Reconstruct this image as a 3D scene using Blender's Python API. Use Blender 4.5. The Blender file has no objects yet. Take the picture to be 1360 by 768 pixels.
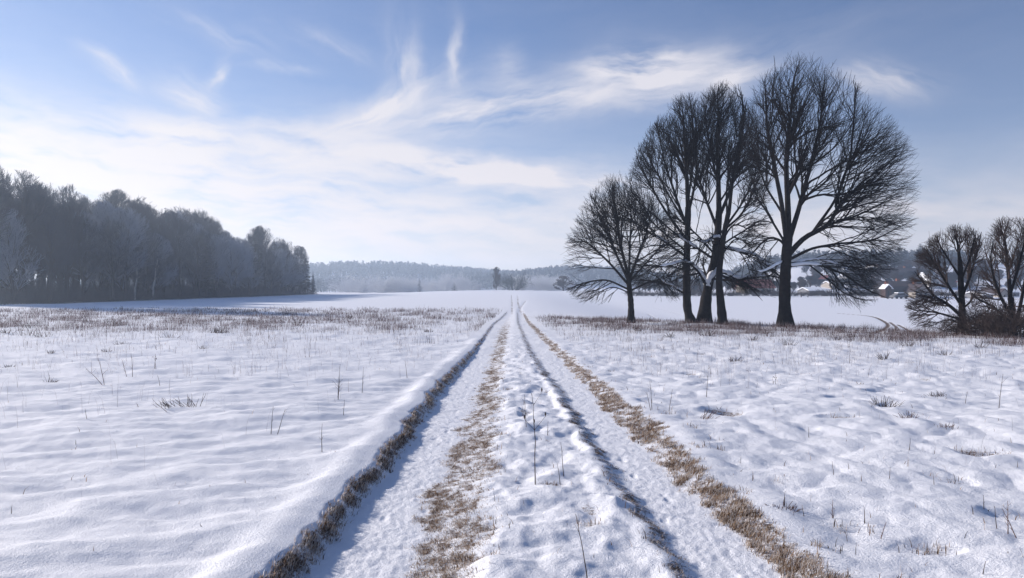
import bpy, math, random
import numpy as np
from mathutils import Vector

random.seed(7)
RNG = np.random.default_rng(7)
R = math.radians
scene = bpy.context.scene
COL = scene.collection

F = 982.2            # focal length in pixels of the 1360 px wide photograph
CX, HY = 680.0, 388.0
CAM = 1.6
SUN_AZ, SUN_EL = -58.0, 19.5

# ------------------------------------------------------------------ noise
def _hash(ix, iy, seed):
    n = (ix * 374761393 + iy * 668265263 + seed * 974634777) & 0xFFFFFFFF
    n = ((n ^ (n >> 13)) * 1274126177) & 0xFFFFFFFF
    n = n ^ (n >> 16)
    return (n & 0xFFFF) / 65535.0

def noise(x, y, seed=0):
    """gradient noise, about -0.7..0.7"""
    x = np.asarray(x, float); y = np.asarray(y, float)
    ix = np.floor(x).astype(np.int64); iy = np.floor(y).astype(np.int64)
    fx = x - ix; fy = y - iy
    u = fx * fx * fx * (fx * (fx * 6 - 15) + 10); v = fy * fy * fy * (fy * (fy * 6 - 15) + 10)
    def g(a, b):
        h = _hash(ix + a, iy + b, seed) * 2 * np.pi
        return np.cos(h) * (fx - a) + np.sin(h) * (fy - b)
    n0 = g(0, 0) * (1 - u) + g(1, 0) * u
    n1 = g(0, 1) * (1 - u) + g(1, 1) * u
    return n0 * (1 - v) + n1 * v

def fbm(x, y, seed=0, octv=3):
    s = 0; a = 1.0
    for o in range(octv):
        s = s + a * noise(x * 2 ** o, y * 2 ** o, seed + o * 17); a *= 0.5
    return s

def sstep(a, b, x):
    t = np.clip((np.asarray(x, float) - a) / (b - a), 0, 1)
    return t * t * (3 - 2 * t)

# ------------------------------------------------------------------ terrain
def _smooth_table(pts, lo, hi, n, w):
    xs = np.linspace(lo, hi, n)
    ys = np.interp(xs, [p[0] for p in pts], [p[1] for p in pts])
    k = np.hanning(w); k /= k.sum()
    ys = np.convolve(np.pad(ys, w // 2, mode='edge'), k, mode='valid')[:n]
    return xs, ys
_BX, _BY = _smooth_table([(-1500, 0), (0, 0), (40, -.4), (62, -.52), (80, -.36), (120, .15), (200, 1.05), (300, 2.2),
                          (340, 2.5), (400, 2.2), (600, 1.2), (800, 3), (1100, 12), (1500, 18)], -1500, 1500, 3001, 21)

def terrain(x, y):
    x = np.asarray(x, float); y = np.asarray(y, float)
    z = np.interp(y, _BX, _BY)
    # the field lies a little lower in front of the wood on the left
    z = z - sstep(-10, -60, x) * np.interp(y, [90, 200, 300, 400, 600], [0, .65, 1.1, 1.0, 0])
    # the meadow ends in a low crest on the right, a shallow valley behind it
    yc = np.interp(x, [-20, 4.1, 16, 22.1, 40, 60], [75, 57.8, 44.5, 33.4, 0, -40])
    s = (y - yc) * 0.65
    amp = 1.3 * sstep(2, 21, x) * np.interp(y, [0, 110, 220, 320, 420], [1, 1, .6, .15, 0])
    z = z - amp * sstep(0, 15, s)
    # town hill
    m = sstep(.24, .40, x / np.maximum(y, 1)) * (y > 1)
    z = z + m * np.interp(y, [190, 240, 300, 360, 420, 600, 900], [0, .5, 5.0, 10.5, 15, 20, 10])
    # far hills
    z = z + 20 * np.exp(-((x + 190) / 150) ** 2 - ((y - 900) / 130) ** 2)
    z = z + 15 * np.exp(-((x - 75) / 95) ** 2 - ((y - 760) / 110) ** 2)
    z = z + 10 * np.exp(-((x + 60) / 170) ** 2 - ((y - 1050) / 130) ** 2)
    return z

def px_to_plane(px, py):
    """point where the sight line through a pixel of the photo meets the bare terrain"""
    px = float(px); py = float(py)
    ts = np.geomspace(1.5, 1400, 6000)
    X = (px - CX) / F * ts; Z = CAM + (HY - py) / F * ts
    below = Z < terrain(X, ts)
    i = int(np.argmax(below)) if below.any() else len(ts) - 1
    if i == 0: i = 1
    return float((px - CX) / F * ts[i]), float(ts[i])

# edges of the farm track, traced where they lie on the ground
def _edge(pts, tail):
    q = [px_to_plane(a, b) for a, b in pts]
    q.sort(key=lambda p: p[1])
    d = np.array([p[1] for p in q]); x = np.array([p[0] for p in q])
    # extrapolate towards the camera
    s = (x[1] - x[0]) / max(d[1] - d[0], .1)
    d = np.concatenate([[-1.0], d]); x = np.concatenate([[x[0] - min(max(s, -.12), .12) * (d[1] + 1.0)], x])
    d = np.concatenate([d, [t[1] for t in tail]]); x = np.concatenate([x, [t[0] for t in tail]])
    xs = np.linspace(-1, 240, 2411); ys = np.interp(xs, d, x)
    k = np.hanning(25); k /= k.sum()
    ys = np.convolve(np.pad(ys, 12, mode='edge'), k, mode='valid')
    return xs, ys
_T = [px_to_plane(p, q) for p, q in ((680, 403), (679, 392))]
_U = [px_to_plane(p, q) for p, q in ((688, 403), (687, 392))]
def _off(t, o): return [(a + o, b) for a, b in t]
E_LT = _edge([(335, 768), (451, 653), (512, 582), (583, 501), (623, 466), (653, 430), (670, 416)], _off(_T, -.22))
E_LB = _edge([(396, 756), (467, 673), (522, 607), (588, 516), (630, 468), (657, 430), (673, 416)], _off(_T, -.12))
E_BL = _edge([(547, 768), (563, 683), (575, 632), (610, 567), (643, 496), (664, 435), (676, 418)], _off(_T, .10))
E_BR = _edge([(610, 768), (640, 663), (650, 607), (655, 552), (664, 490), (674, 440), (681, 418)], _off(_T, .22))
E_DL = _edge([(892, 768), (835, 678), (805, 627), (772, 577), (740, 526), (702, 471), (686, 430)], _off(_U, -.22))
E_DR = _edge([(922, 768), (865, 678), (827, 627), (790, 577), (755, 526), (711, 471), (690, 428)], _off(_U, -.10))
E_RL = _edge([(1054, 768), (973, 693), (923, 648), (867, 597), (812, 547), (766, 496), (726, 456), (701, 430), (694, 416)], _off(_U, .10))
E_RR = _edge([(1104, 768), (1034, 708), (978, 655), (923, 610), (872, 560), (815, 520), (755, 472), (733, 453), (706, 429), (697, 415)], _off(_U, .22))
def edge(e, y): return np.interp(y, e[0], e[1])

def seg_dist(x, y, pts):
    best = np.full(np.shape(x), 1e9)
    for (x0, y0), (x1, y1) in zip(pts[:-1], pts[1:]):
        dx, dy = x1 - x0, y1 - y0
        t = np.clip(((x - x0) * dx + (y - y0) * dy) / (dx * dx + dy * dy + 1e-9), 0, 1)
        best = np.minimum(best, np.hypot(x - x0 - t * dx, y - y0 - t * dy))
    return best

def dense(pts, n=24):
    p = np.array(pts, float)
    t = np.linspace(0, len(p) - 1, n)
    P = np.vstack([2 * p[0] - p[1], p, 2 * p[-1] - p[-2]])
    i = np.minimum(t.astype(int), len(p) - 2); f = (t - i)[:, None]
    a, b, c, d = P[i], P[i + 1], P[i + 2], P[i + 3]
    return .5 * ((2 * b) + (c - a) * f + (2 * a - 5 * b + 4 * c - d) * f ** 2 + (3 * b - a - 3 * c + d) * f ** 3)

def _line(pix): return [px_to_plane(a, b) for a, b in pix]
FAR_TRACKS_AND_SHADE = [
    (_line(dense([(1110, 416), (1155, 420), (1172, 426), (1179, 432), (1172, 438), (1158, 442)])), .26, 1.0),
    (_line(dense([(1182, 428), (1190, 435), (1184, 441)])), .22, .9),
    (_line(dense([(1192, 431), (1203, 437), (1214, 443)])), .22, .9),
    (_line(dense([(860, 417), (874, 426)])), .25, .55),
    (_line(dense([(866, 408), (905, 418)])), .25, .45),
    (_line(dense([(698, 400), (692, 408), (690, 414)])), .20, .6),  # third rut of the far fork, its groove shade painted in
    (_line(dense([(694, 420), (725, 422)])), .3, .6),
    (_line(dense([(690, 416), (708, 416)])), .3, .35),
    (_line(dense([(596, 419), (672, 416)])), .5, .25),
    (_line(dense([(545, 395), (640, 397)])), 1.6, .16),  # no track: faint shade band painted across the far snow
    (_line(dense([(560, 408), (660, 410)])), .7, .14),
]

def ground(x, y):
    """height, share of bare brown ground and painted shade, how trampled the snow is"""
    x = np.asarray(x, float); y = np.asarray(y, float)
    z = terrain(x, y)
    bare = np.zeros(x.shape); tramp = np.zeros(x.shape)
    near = np.clip(1 - np.hypot(x, y) / 160, 0, 1)
    # ---- farm track cross-section
    wob = .09 * noise(x * .3, y * 1.6, 5) + .05 * noise(x * .4, y * 5, 6)
    fade = sstep(75, 55, y) * sstep(-6, 0, y + 4)
    w = wob * fade
    lt, lb, bl, br = (edge(e, y) + w * k for e, k in ((E_LT, 1), (E_LB, .8), (E_BL, 2.2), (E_BR, 2.6)))
    dl, dr, rl, rr = (edge(e, y) + w * k for e, k in ((E_DL, 1.5), (E_DR, 1.5), (E_RL, 1.6), (E_RR, 1.9)))
    deep = .115 * (1 - .5 * sstep(8, 40, y)) * sstep(95, 62, y)
    prof = np.zeros(x.shape)
    def ramp(a, b): return sstep(0, 1, (x - a) / np.maximum(b - a, .02))
    prof = prof - deep * ramp(lt + .02, lb) + .75 * deep * ramp(bl, br + .18)
    prof = prof + .25 * deep * ramp(br, br + .35) - .62 * deep * ramp(dl - .03, dr + .08) + .66 * deep * ramp(rl - .03, rr + .05)
    prof = prof + .038 * np.exp(-((x - lt + .16) / .17) ** 2) * sstep(40, 15, y)          # rounded snow lip
    prof = prof + .035 * np.exp(-((x - rr - .16) / .2) ** 2) * sstep(40, 15, y) * (.6 + noise(x, y * 1.5, 8))
    on = sstep(92, 66, y) * (y > -2)
    z = z + prof * on
    inrut = (ramp(lb - .05, lb + .05) - ramp(bl - .05, bl + .05) + ramp(dr - .05, dr + .08) - ramp(rl - .08, rl + .02)) * on
    mid = (ramp(br - .05, br + .15) - ramp(dl - .12, dl)) * on
    bare = np.maximum(bare, (ramp(lt + .05, lt + .09) - ramp(lb - .10, lb + .02)) * on * (.72 + .55 * fbm(x * 5, y * 4, 34)))
    strip = (ramp(bl - .12, bl + .08) - ramp(br - .06, br + .2)) * on
    bare = np.maximum(bare, strip * sstep(60, 35, y) * (.60 + .36 * fbm(x * 1.6, y * .9, 31) * sstep(40, 8, y) + .5 * fbm(x * 9, y * 7, 35)) + strip * .3 * sstep(35, 60, y))
    bare = np.maximum(bare, (ramp(dl - .05, dl + .06) - ramp(dr - .04, dr + .08)) * on * (.58 + .3 * fbm(x * 2, y * 1.2, 33) * .8 + .3 * fbm(x * 8, y * 7, 36)) + 0)
    bare = np.maximum(bare, (ramp(rl - .06, rl + .06) - ramp(rr - .06, rr + .06)) * on * (.66 + .42 * fbm(x * 1.2, y * .8, 32) * sstep(40, 8, y) + .6 * fbm(x * 6, y * 5, 37)))
    # ---- trampled snow in the ruts
    pits = noise(x * 7, y * 5.5, 11) + .6 * noise(x * 15, y * 12, 12)
    z = z + inrut * near * (.010 * pits + .006 * noise(x * 22, y * 18, 14) - .06 * np.maximum(0, noise(x * 6.5, y * 5, 13) - .30))
    tramp = inrut * .7
    # ---- bumpy middle and right side: pillows of snow over tufts, with pits between
    left = sstep(.0, -.5, x - lt)
    rightf = sstep(-.1, .5, x - rr)
    lump = np.maximum(mid, rightf)
    nfade = sstep(45, 14, y) * (np.abs(y) < 60)
    bil = np.abs(noise(x * 1.6, y * 1.25, 21))
    z = z + lump * nfade * (.085 * (bil - .22) + .06 * noise(x * .75, y * .6, 22) + .023 * noise(x * 3.3, y * 2.9, 23) + .008 * noise(x * 7.5, y * 7, 28) + .004 * noise(x * 15, y * 13, 30))
    lump2 = mid * nfade
    z = z + lump2 * (.034 * noise(x * 3.8, y * 3.4, 24) + .014 * noise(x * 9, y * 8, 29) - .08 * np.maximum(0, noise(x * 2.6 + 9, y * 2.4, 25) - .22))
    edge_pit = rightf * nfade * sstep(1.1, .1, x - rr)
    z = z - edge_pit * .07 * np.maximum(0, noise(x * 2.5 + 3, y * 2.2, 27) - .15)
    pr = np.maximum(0, noise(x * 1.15 + 4, y * 1.35, 26) - .30) * rightf * nfade
    z = z - .26 * pr
    pm = np.maximum(0, noise(x * 2.6 + 9, y * 2.4, 25) - .36) * lump2
    bare = np.maximum(bare, np.clip(pr * 5 - .35, 0, .6))
    bare = np.maximum(bare, np.clip(pm * 6, 0, .55))
    bare = np.maximum(bare, edge_pit * np.clip((noise(x * 2.5 + 3, y * 2.2, 27) - .22) * 4, 0, .7))
    # ---- left: long soft wind drifts
    xr = x * .97 + y * .24; yr = y * .97 - x * .24
    lf = left * sstep(60, 25, y) * (np.abs(y) < 80)
    wv = noise(xr * .6, yr * 1.25, 41)
    z = z + lf * (.07 * wv + .045 * noise(xr * 1.3, yr * 2.4, 42) + .05 * noise(x * .25, y * .35, 44) + .030 * noise(xr * 1.9, yr * 3.4, 45) + .009 * noise(x * 6, y * 8, 46))
    dimple = np.maximum(0, noise(xr * .55 + 7, yr * 1.5, 43) - .3)
    z = z - lf * .13 * dimple
    # ---- meadow farther out
    mf = sstep(14, 30, y) * sstep(95, 60, y)
    z = z + mf * (.04 * noise(x * .6, y * .35, 51) + .03 * noise(x * 1.7, y * 1.1, 52))
    # ---- tyre tracks and painted shade bands across the far fields
    for pts, wd, s in FAR_TRACKS_AND_SHADE:
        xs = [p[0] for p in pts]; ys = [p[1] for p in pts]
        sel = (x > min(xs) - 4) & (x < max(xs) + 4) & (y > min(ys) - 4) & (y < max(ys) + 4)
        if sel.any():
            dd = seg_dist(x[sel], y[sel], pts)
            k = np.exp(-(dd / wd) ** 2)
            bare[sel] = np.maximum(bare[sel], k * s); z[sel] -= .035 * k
    # two tracks running on over the rise, groove shade painted via the bare mask
    for tt in (_T, _U):
        sel = (np.abs(x - tt[0][0]) < 3) & (y > 62) & (y < tt[1][1] + 5)
        if sel.any():
            dd = np.abs(x[sel] - np.interp(y[sel], [62, tt[0][1], tt[1][1]], [tt[0][0], tt[0][0], tt[1][0]]))
            k = np.exp(-(dd / .20) ** 2) * sstep(58, 78, y[sel]) * (.75 + .5 * noise(y[sel] * .15, x[sel], 91))
            bare[sel] = np.maximum(bare[sel], .85 * k); z[sel] -= .015 * k
    return z, np.clip(bare, 0, 1), np.clip(tramp, 0, 1)

def gz(x, y): return float(ground(np.array([x]), np.array([y]))[0][0])

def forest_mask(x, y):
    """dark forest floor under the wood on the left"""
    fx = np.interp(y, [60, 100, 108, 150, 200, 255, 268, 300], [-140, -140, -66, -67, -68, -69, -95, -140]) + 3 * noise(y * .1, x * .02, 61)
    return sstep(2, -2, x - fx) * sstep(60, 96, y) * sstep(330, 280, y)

# ------------------------------------------------------------------ materials
def nodes_of(m):
    m.use_nodes = True
    nt = m.node_tree
    return nt, nt.nodes, nt.links

def simple_mat(name, col, rough=.85, spec=.2, var=.0, scale=8.0, bump=0.0, attr=None, ramp=None):
    m = bpy.data.materials.new(name); nt, N, L = nodes_of(m)
    b = N['Principled BSDF']
    b.inputs['Roughness'].default_value = rough
    b.inputs['Specular IOR Level'].default_value = spec
    b.inputs['Base Color'].default_value = (*col, 1)
    if attr:
        a = N.new('ShaderNodeAttribute'); a.attribute_name = attr
        cr = N.new('ShaderNodeValToRGB'); L.new(a.outputs['Fac'], cr.inputs['Fac'])
        e = cr.color_ramp.elements
        e[0].position, e[0].color = ramp[0][0], (*ramp[0][1], 1)
        e[1].position, e[1].color = ramp[-1][0], (*ramp[-1][1], 1)
        for p, c in ramp[1:-1]:
            k = e.new(p); k.color = (*c, 1)
        L.new(cr.outputs['Color'], b.inputs['Base Color'])
    elif var > 0:
        tc = N.new('ShaderNodeTexCoord')
        n = N.new('ShaderNodeTexNoise'); n.inputs['Scale'].default_value = scale; n.inputs['Detail'].default_value = 5
        L.new(tc.outputs['Object'], n.inputs['Vector'])
        mx = N.new('ShaderNodeMix'); mx.data_type = 'RGBA'
        mx.inputs[6].default_value = (*[c * (1 - var) for c in col], 1)
        mx.inputs[7].default_value = (*[min(1, c * (1 + var)) for c in col], 1)
        L.new(n.outputs['Fac'], mx.inputs[0]); L.new(mx.outputs[2], b.inputs['Base Color'])
        if bump > 0:
            bp = N.new('ShaderNodeBump'); bp.inputs['Strength'].default_value = bump; bp.inputs['Distance'].default_value = .05
            L.new(n.outputs['Fac'], bp.inputs['Height']); L.new(bp.outputs['Normal'], b.inputs['Normal'])
    return m

def let_through(m, share):
    """thin dry blades let part of the light through"""
    nt, N, L = nodes_of(m); b = N['Principled BSDF']; o = N['Material Output']
    t = N.new('ShaderNodeBsdfTranslucent'); x = N.new('ShaderNodeMixShader'); x.inputs[0].default_value = share
    src = b.inputs['Base Color'].links[0].from_socket
    L.new(src, t.inputs['Color']); L.new(b.outputs[0], x.inputs[1]); L.new(t.outputs[0], x.inputs[2]); L.new(x.outputs[0], o.inputs['Surface'])

def snow_ground_mat():
    m = bpy.data.materials.new('snow_ground'); nt, N, L = nodes_of(m)
    b = N['Principled BSDF']; b.inputs['Roughness'].default_value = .7; b.inputs['Specular IOR Level'].default_value = .25
    tc = N.new('ShaderNodeTexCoord')
    def nz(scale, detail=4, rough=.6):
        n = N.new('ShaderNodeTexNoise'); n.inputs['Scale'].default_value = scale
        n.inputs['Detail'].default_value = detail; n.inputs['Roughness'].default_value = rough
        L.new(tc.outputs['Object'], n.inputs['Vector']); return n.outputs['Fac']
    def math_(op, a, b_=None, c=None):
        n = N.new('ShaderNodeMath'); n.operation = op
        for i, v in enumerate((a, b_, c)):
            if v is None: continue
            if isinstance(v, (int, float)): n.inputs[i].default_value = v
            else: L.new(v, n.inputs[i])
        return n.outputs[0]
    def mixc(f, c1, c2):
        n = N.new('ShaderNodeMix'); n.data_type = 'RGBA'
        if isinstance(f, float): n.inputs[0].default_value = f
        else: L.new(f, n.inputs[0])
        for i, c in ((6, c1), (7, c2)):
            if isinstance(c, tuple): n.inputs[i].default_value = (*c, 1)
            else: L.new(c, n.inputs[i])
        return n.outputs[2]
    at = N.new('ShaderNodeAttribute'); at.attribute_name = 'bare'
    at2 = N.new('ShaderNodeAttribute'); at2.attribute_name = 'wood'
    n1 = nz(26, 6, .7); n2 = nz(3.2, 3); n3 = nz(140, 3)
    # patchy cover: bare ground and painted shade where the attribute beats fine noise
    v = math_('ADD', at.outputs['Fac'], math_('MULTIPLY', math_('SUBTRACT', n1, .5), 1.5))
    v = math_('ADD', v, math_('MULTIPLY', math_('SUBTRACT', n3, .5), .9))
    mr = N.new('ShaderNodeMapRange'); mr.interpolation_type = 'SMOOTHSTEP'
    mr.inputs['From Min'].default_value = .42; mr.inputs['From Max'].default_value = .78
    L.new(v, mr.inputs['Value'])
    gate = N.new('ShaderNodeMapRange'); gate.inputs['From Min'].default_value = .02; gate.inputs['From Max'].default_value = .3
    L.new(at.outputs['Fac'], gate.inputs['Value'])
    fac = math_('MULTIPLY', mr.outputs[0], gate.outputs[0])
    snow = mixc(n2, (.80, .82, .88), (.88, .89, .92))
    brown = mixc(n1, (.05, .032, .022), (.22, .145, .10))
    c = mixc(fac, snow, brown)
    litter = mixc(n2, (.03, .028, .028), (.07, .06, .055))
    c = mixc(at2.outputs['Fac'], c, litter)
    L.new(c, b.inputs['Base Color'])
    h = math_('ADD', math_('MULTIPLY', nz(55, 5, .65), .5), math_('MULTIPLY', n3, .22))
    h = math_('ADD', h, math_('MULTIPLY', nz(9, 3), .5))
    bp = N.new('ShaderNodeBump'); bp.inputs['Strength'].default_value = .65; bp.inputs['Distance'].default_value = .04
    L.new(h, bp.inputs['Height']); L.new(bp.outputs['Normal'], b.inputs['Normal'])
    return m

M = {}
M['ground'] = snow_ground_mat()
M['bark'] = simple_mat('dark_bark', (.020, .017, .017), .95, .1, .55, 6, .8)
M['twig'] = simple_mat('dark_twigs', (.022, .018, .018), .95, .05)
M['hedge_twig'] = simple_mat('brown_twigs', (.075, .056, .050), .95, .05)
M['snow'] = simple_mat('lying_snow', (.84, .86, .9), .7, .2, .04, 12, .4)
M['wood_bark'] = simple_mat('forest_bark', (.05, .045, .043), .95, .05)
M['wood_twig'] = simple_mat('forest_twigs', (.052, .058, .074), .95, .05)
M['frost_twig'] = simple_mat('frosted_twigs', (.24, .27, .33), .95, .05)
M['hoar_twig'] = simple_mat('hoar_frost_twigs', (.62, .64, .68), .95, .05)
M['birch'] = simple_mat('birch_bark', (.52, .50, .47), .9, .1, .5, 3)
M['needle'] = simple_mat('dark_needles', (.022, .032, .026), .9, .1)
M['needle2'] = simple_mat('frosted_needles', (.06, .075, .075), .9, .1)
M['far_wood'] = simple_mat('far_wood', (.05, .06, .06), .95, .05, attr='tint',
                           ramp=[(0, (.035, .045, .045)), (.6, (.085, .095, .10)), (1, (.26, .28, .31))])
M['dry'] = simple_mat('dry_grass', (.1, .07, .05), .9, .1, attr='tint',
                      ramp=[(0, (.028, .018, .013)), (.35, (.13, .077, .044)), (.7, (.34, .215, .125)), (.86, (.46, .36, .27)), (1, (.74, .74, .77))])
M['weed'] = simple_mat('dry_weeds', (.1, .07, .05), .9, .1, attr='tint',
                       ramp=[(0, (.034, .022, .023)), (.5, (.088, .053, .050)), (.85, (.19, .125, .118)), (1, (.6, .59, .61))])
let_through(M['dry'], .45); let_through(M['weed'], .35)
M['stalk'] = simple_mat('weed_stalk', (.075, .052, .042), .9, .1, .4, 30)
M['stalk_red'] = simple_mat('reddish_weed_stalk', (.14, .075, .055), .9, .1, .4, 30)
M['post'] = simple_mat('weathered_post', (.05, .042, .038), .9, .1, .4, 10)

# ------------------------------------------------------------------ mesh helpers
def mesh_from(name, verts, faces=None, mat=None, tris=None, attrs=None, smooth=True):
    """verts (n,3); faces (m,4) quads, tris (k,3)"""
    me = bpy.data.meshes.new(name)
    verts = np.asarray(verts, np.float32)
    me.vertices.add(len(verts)); me.vertices.foreach_set('co', verts.ravel())
    parts = []; tot = []
    if faces is not None and len(faces):
        f = np.asarray(faces, np.int32); parts.append(f.ravel()); tot.append(np.full(len(f), 4, np.int32))
    if tris is not None and len(tris):
        f = np.asarray(tris, np.int32); parts.append(f.ravel()); tot.append(np.full(len(f), 3, np.int32))
    li = np.concatenate(parts); lt = np.concatenate(tot)
    me.loops.add(len(li)); me.loops.foreach_set('vertex_index', li)
    me.polygons.add(len(lt))
    ls = np.concatenate([[0], np.cumsum(lt)[:-1]]).astype(np.int32)
    me.polygons.foreach_set('loop_start', ls)
    me.polygons.foreach_set('use_smooth', np.full(len(lt), smooth, bool))
    for k, v in (attrs or {}).items():
        a = me.attributes.new(k, 'FLOAT', 'POINT'); a.data.foreach_set('value', np.asarray(v, np.float32))
    me.update(calc_edges=True)
    if mat: me.materials.append(mat)
    return me

def link(name, data, parent=None, loc=(0, 0, 0), label=None, cat=None, group=None, kind=None):
    o = bpy.data.objects.new(name, data); COL.objects.link(o)
    if parent: o.parent = parent
    o.location = loc
    if label: o['label'] = label
    if cat: o['category'] = cat
    if group: o['group'] = group
    if kind: o['kind'] = kind
    return o

def thing(name, loc, label, cat, group=None):
    return link(name, None, None, loc, label, cat, group)

class Buf:
    """collects vertices / quads / tris"""
    def __init__(s): s.v = []; s.q = []; s.t = []; s.n = 0; s.a = []
    def add(s, v, q=None, t=None, a=None):
        v = np.asarray(v, float).reshape(-1, 3)
        if q is not None: s.q.append(np.asarray(q) + s.n)
        if t is not None: s.t.append(np.asarray(t) + s.n)
        if a is not None: s.a.append(np.asarray(a, float))
        s.v.append(v); s.n += len(v)
    def mesh(s, name, mat, smooth=True, offset=(0, 0, 0)):
        v = np.concatenate(s.v) - np.array(offset)
        return mesh_from(name, v, np.concatenate(s.q) if s.q else None, mat, np.concatenate(s.t) if s.t else None,
                         {'tint': np.concatenate(s.a)} if s.a else None, smooth)
    def box(s, x0, x1, y0, y1, z0, z1):
        v = [(x, y, z) for z in (z0, z1) for y in (y0, y1) for x in (x0, x1)]
        s.add(v, [(0, 2, 3, 1), (4, 5, 7, 6), (0, 1, 5, 4), (2, 6, 7, 3), (0, 4, 6, 2), (1, 3, 7, 5)])

def norm(v): return v / np.maximum(np.linalg.norm(v, axis=-1, keepdims=True), 1e-9)

def tubes(pts, rad, m=3):
    """pts (N,K,3) rad (N,K) -> verts, quads"""
    pts = np.asarray(pts, float); rad = np.asarray(rad, float)
    n, k, _ = pts.shape
    tan = np.empty_like(pts)
    tan[:, 1:-1] = pts[:, 2:] - pts[:, :-2]; tan[:, 0] = pts[:, 1] - pts[:, 0]; tan[:, -1] = pts[:, -1] - pts[:, -2]
    tan = norm(tan)
    main = norm(pts[:, -1] - pts[:, 0])
    ref = np.where(np.abs(main[:, 2:3]) > .75, np.array([[1., 0, 0]]), np.array([[0, 0, 1.]]))[:, None, :]
    u = norm(np.cross(tan, np.broadcast_to(ref, tan.shape))); w = np.cross(tan, u)
    ang = np.arange(m) / m * 2 * np.pi
    ring = u[:, :, None, :] * np.cos(ang)[None, None, :, None] + w[:, :, None, :] * np.sin(ang)[None, None, :, None]
    v = pts[:, :, None, :] + ring * rad[:, :, None, None]
    idx = np.arange(n * k * m).reshape(n, k, m)
    a = idx[:, :-1]; b = idx[:, 1:]
    q = np.stack([a, np.roll(a, -1, 2), np.roll(b, -1, 2), b], -1).reshape(-1, 4)
    return v.reshape(-1, 3), q

def sweep(start, d, length, r0, r1, segs, rng, jit, pull=None, kp=0.0, up=0.0):
    """grow many branches at once; pull(p) gives the direction they bend towards"""
    n = len(start)
    P = np.empty((n, segs + 1, 3)); P[:, 0] = start
    d = norm(d)
    for i in range(segs):
        d = d + rng.normal(0, jit, d.shape)
        if pull is not None and kp: d = d + kp * pull(P[:, i])
        d[:, 2] += up
        d = norm(d)
        P[:, i + 1] = P[:, i] + d * (length / segs)[:, None]
    t = np.linspace(0, 1, segs + 1)[None, :]
    rad = r0[:, None] * (1 - t) ** .85 + r1[:, None] * t
    return P, rad

def spawn(P, rad, per, rng, t0, t1, ang0, ang1):
    """child starts along every branch of P"""
    n, k, _ = P.shape
    ln = np.linalg.norm(P[:, 1:] - P[:, :-1], axis=-1).sum(1)
    cnt = np.clip(per * ln / max(ln.mean(), 1e-6) + rng.random(n), 1, per * 2.4 + 1).astype(int)
    bi = np.repeat(np.arange(n), cnt)
    tot = len(bi)
    t = rng.uniform(t0, t1, tot)
    f = t * (k - 1); i = np.minimum(f.astype(int), k - 2); f = (f - i)[:, None]
    p = P[bi, i] * (1 - f) + P[bi, i + 1] * f
    tan = norm(P[bi, i + 1] - P[bi, i])
    r = rad[bi, i] * (1 - f[:, 0]) + rad[bi, i + 1] * f[:, 0]
    az = rng.normal(0, 1, (tot, 3)); perp = norm(np.cross(tan, az))
    a = rng.uniform(ang0, ang1, tot)[:, None]
    return p, tan * np.cos(a) + perp * np.sin(a), r, t, bi

def exit_len(p, d, inside, lmax, steps=14):
    L = np.zeros(len(p)); alive = np.ones(len(p), bool)
    for s in range(1, steps + 1):
        t = lmax * s / steps
        alive &= inside(p + d * t)
        L = np.where(alive, t, L)
    return L

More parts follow.
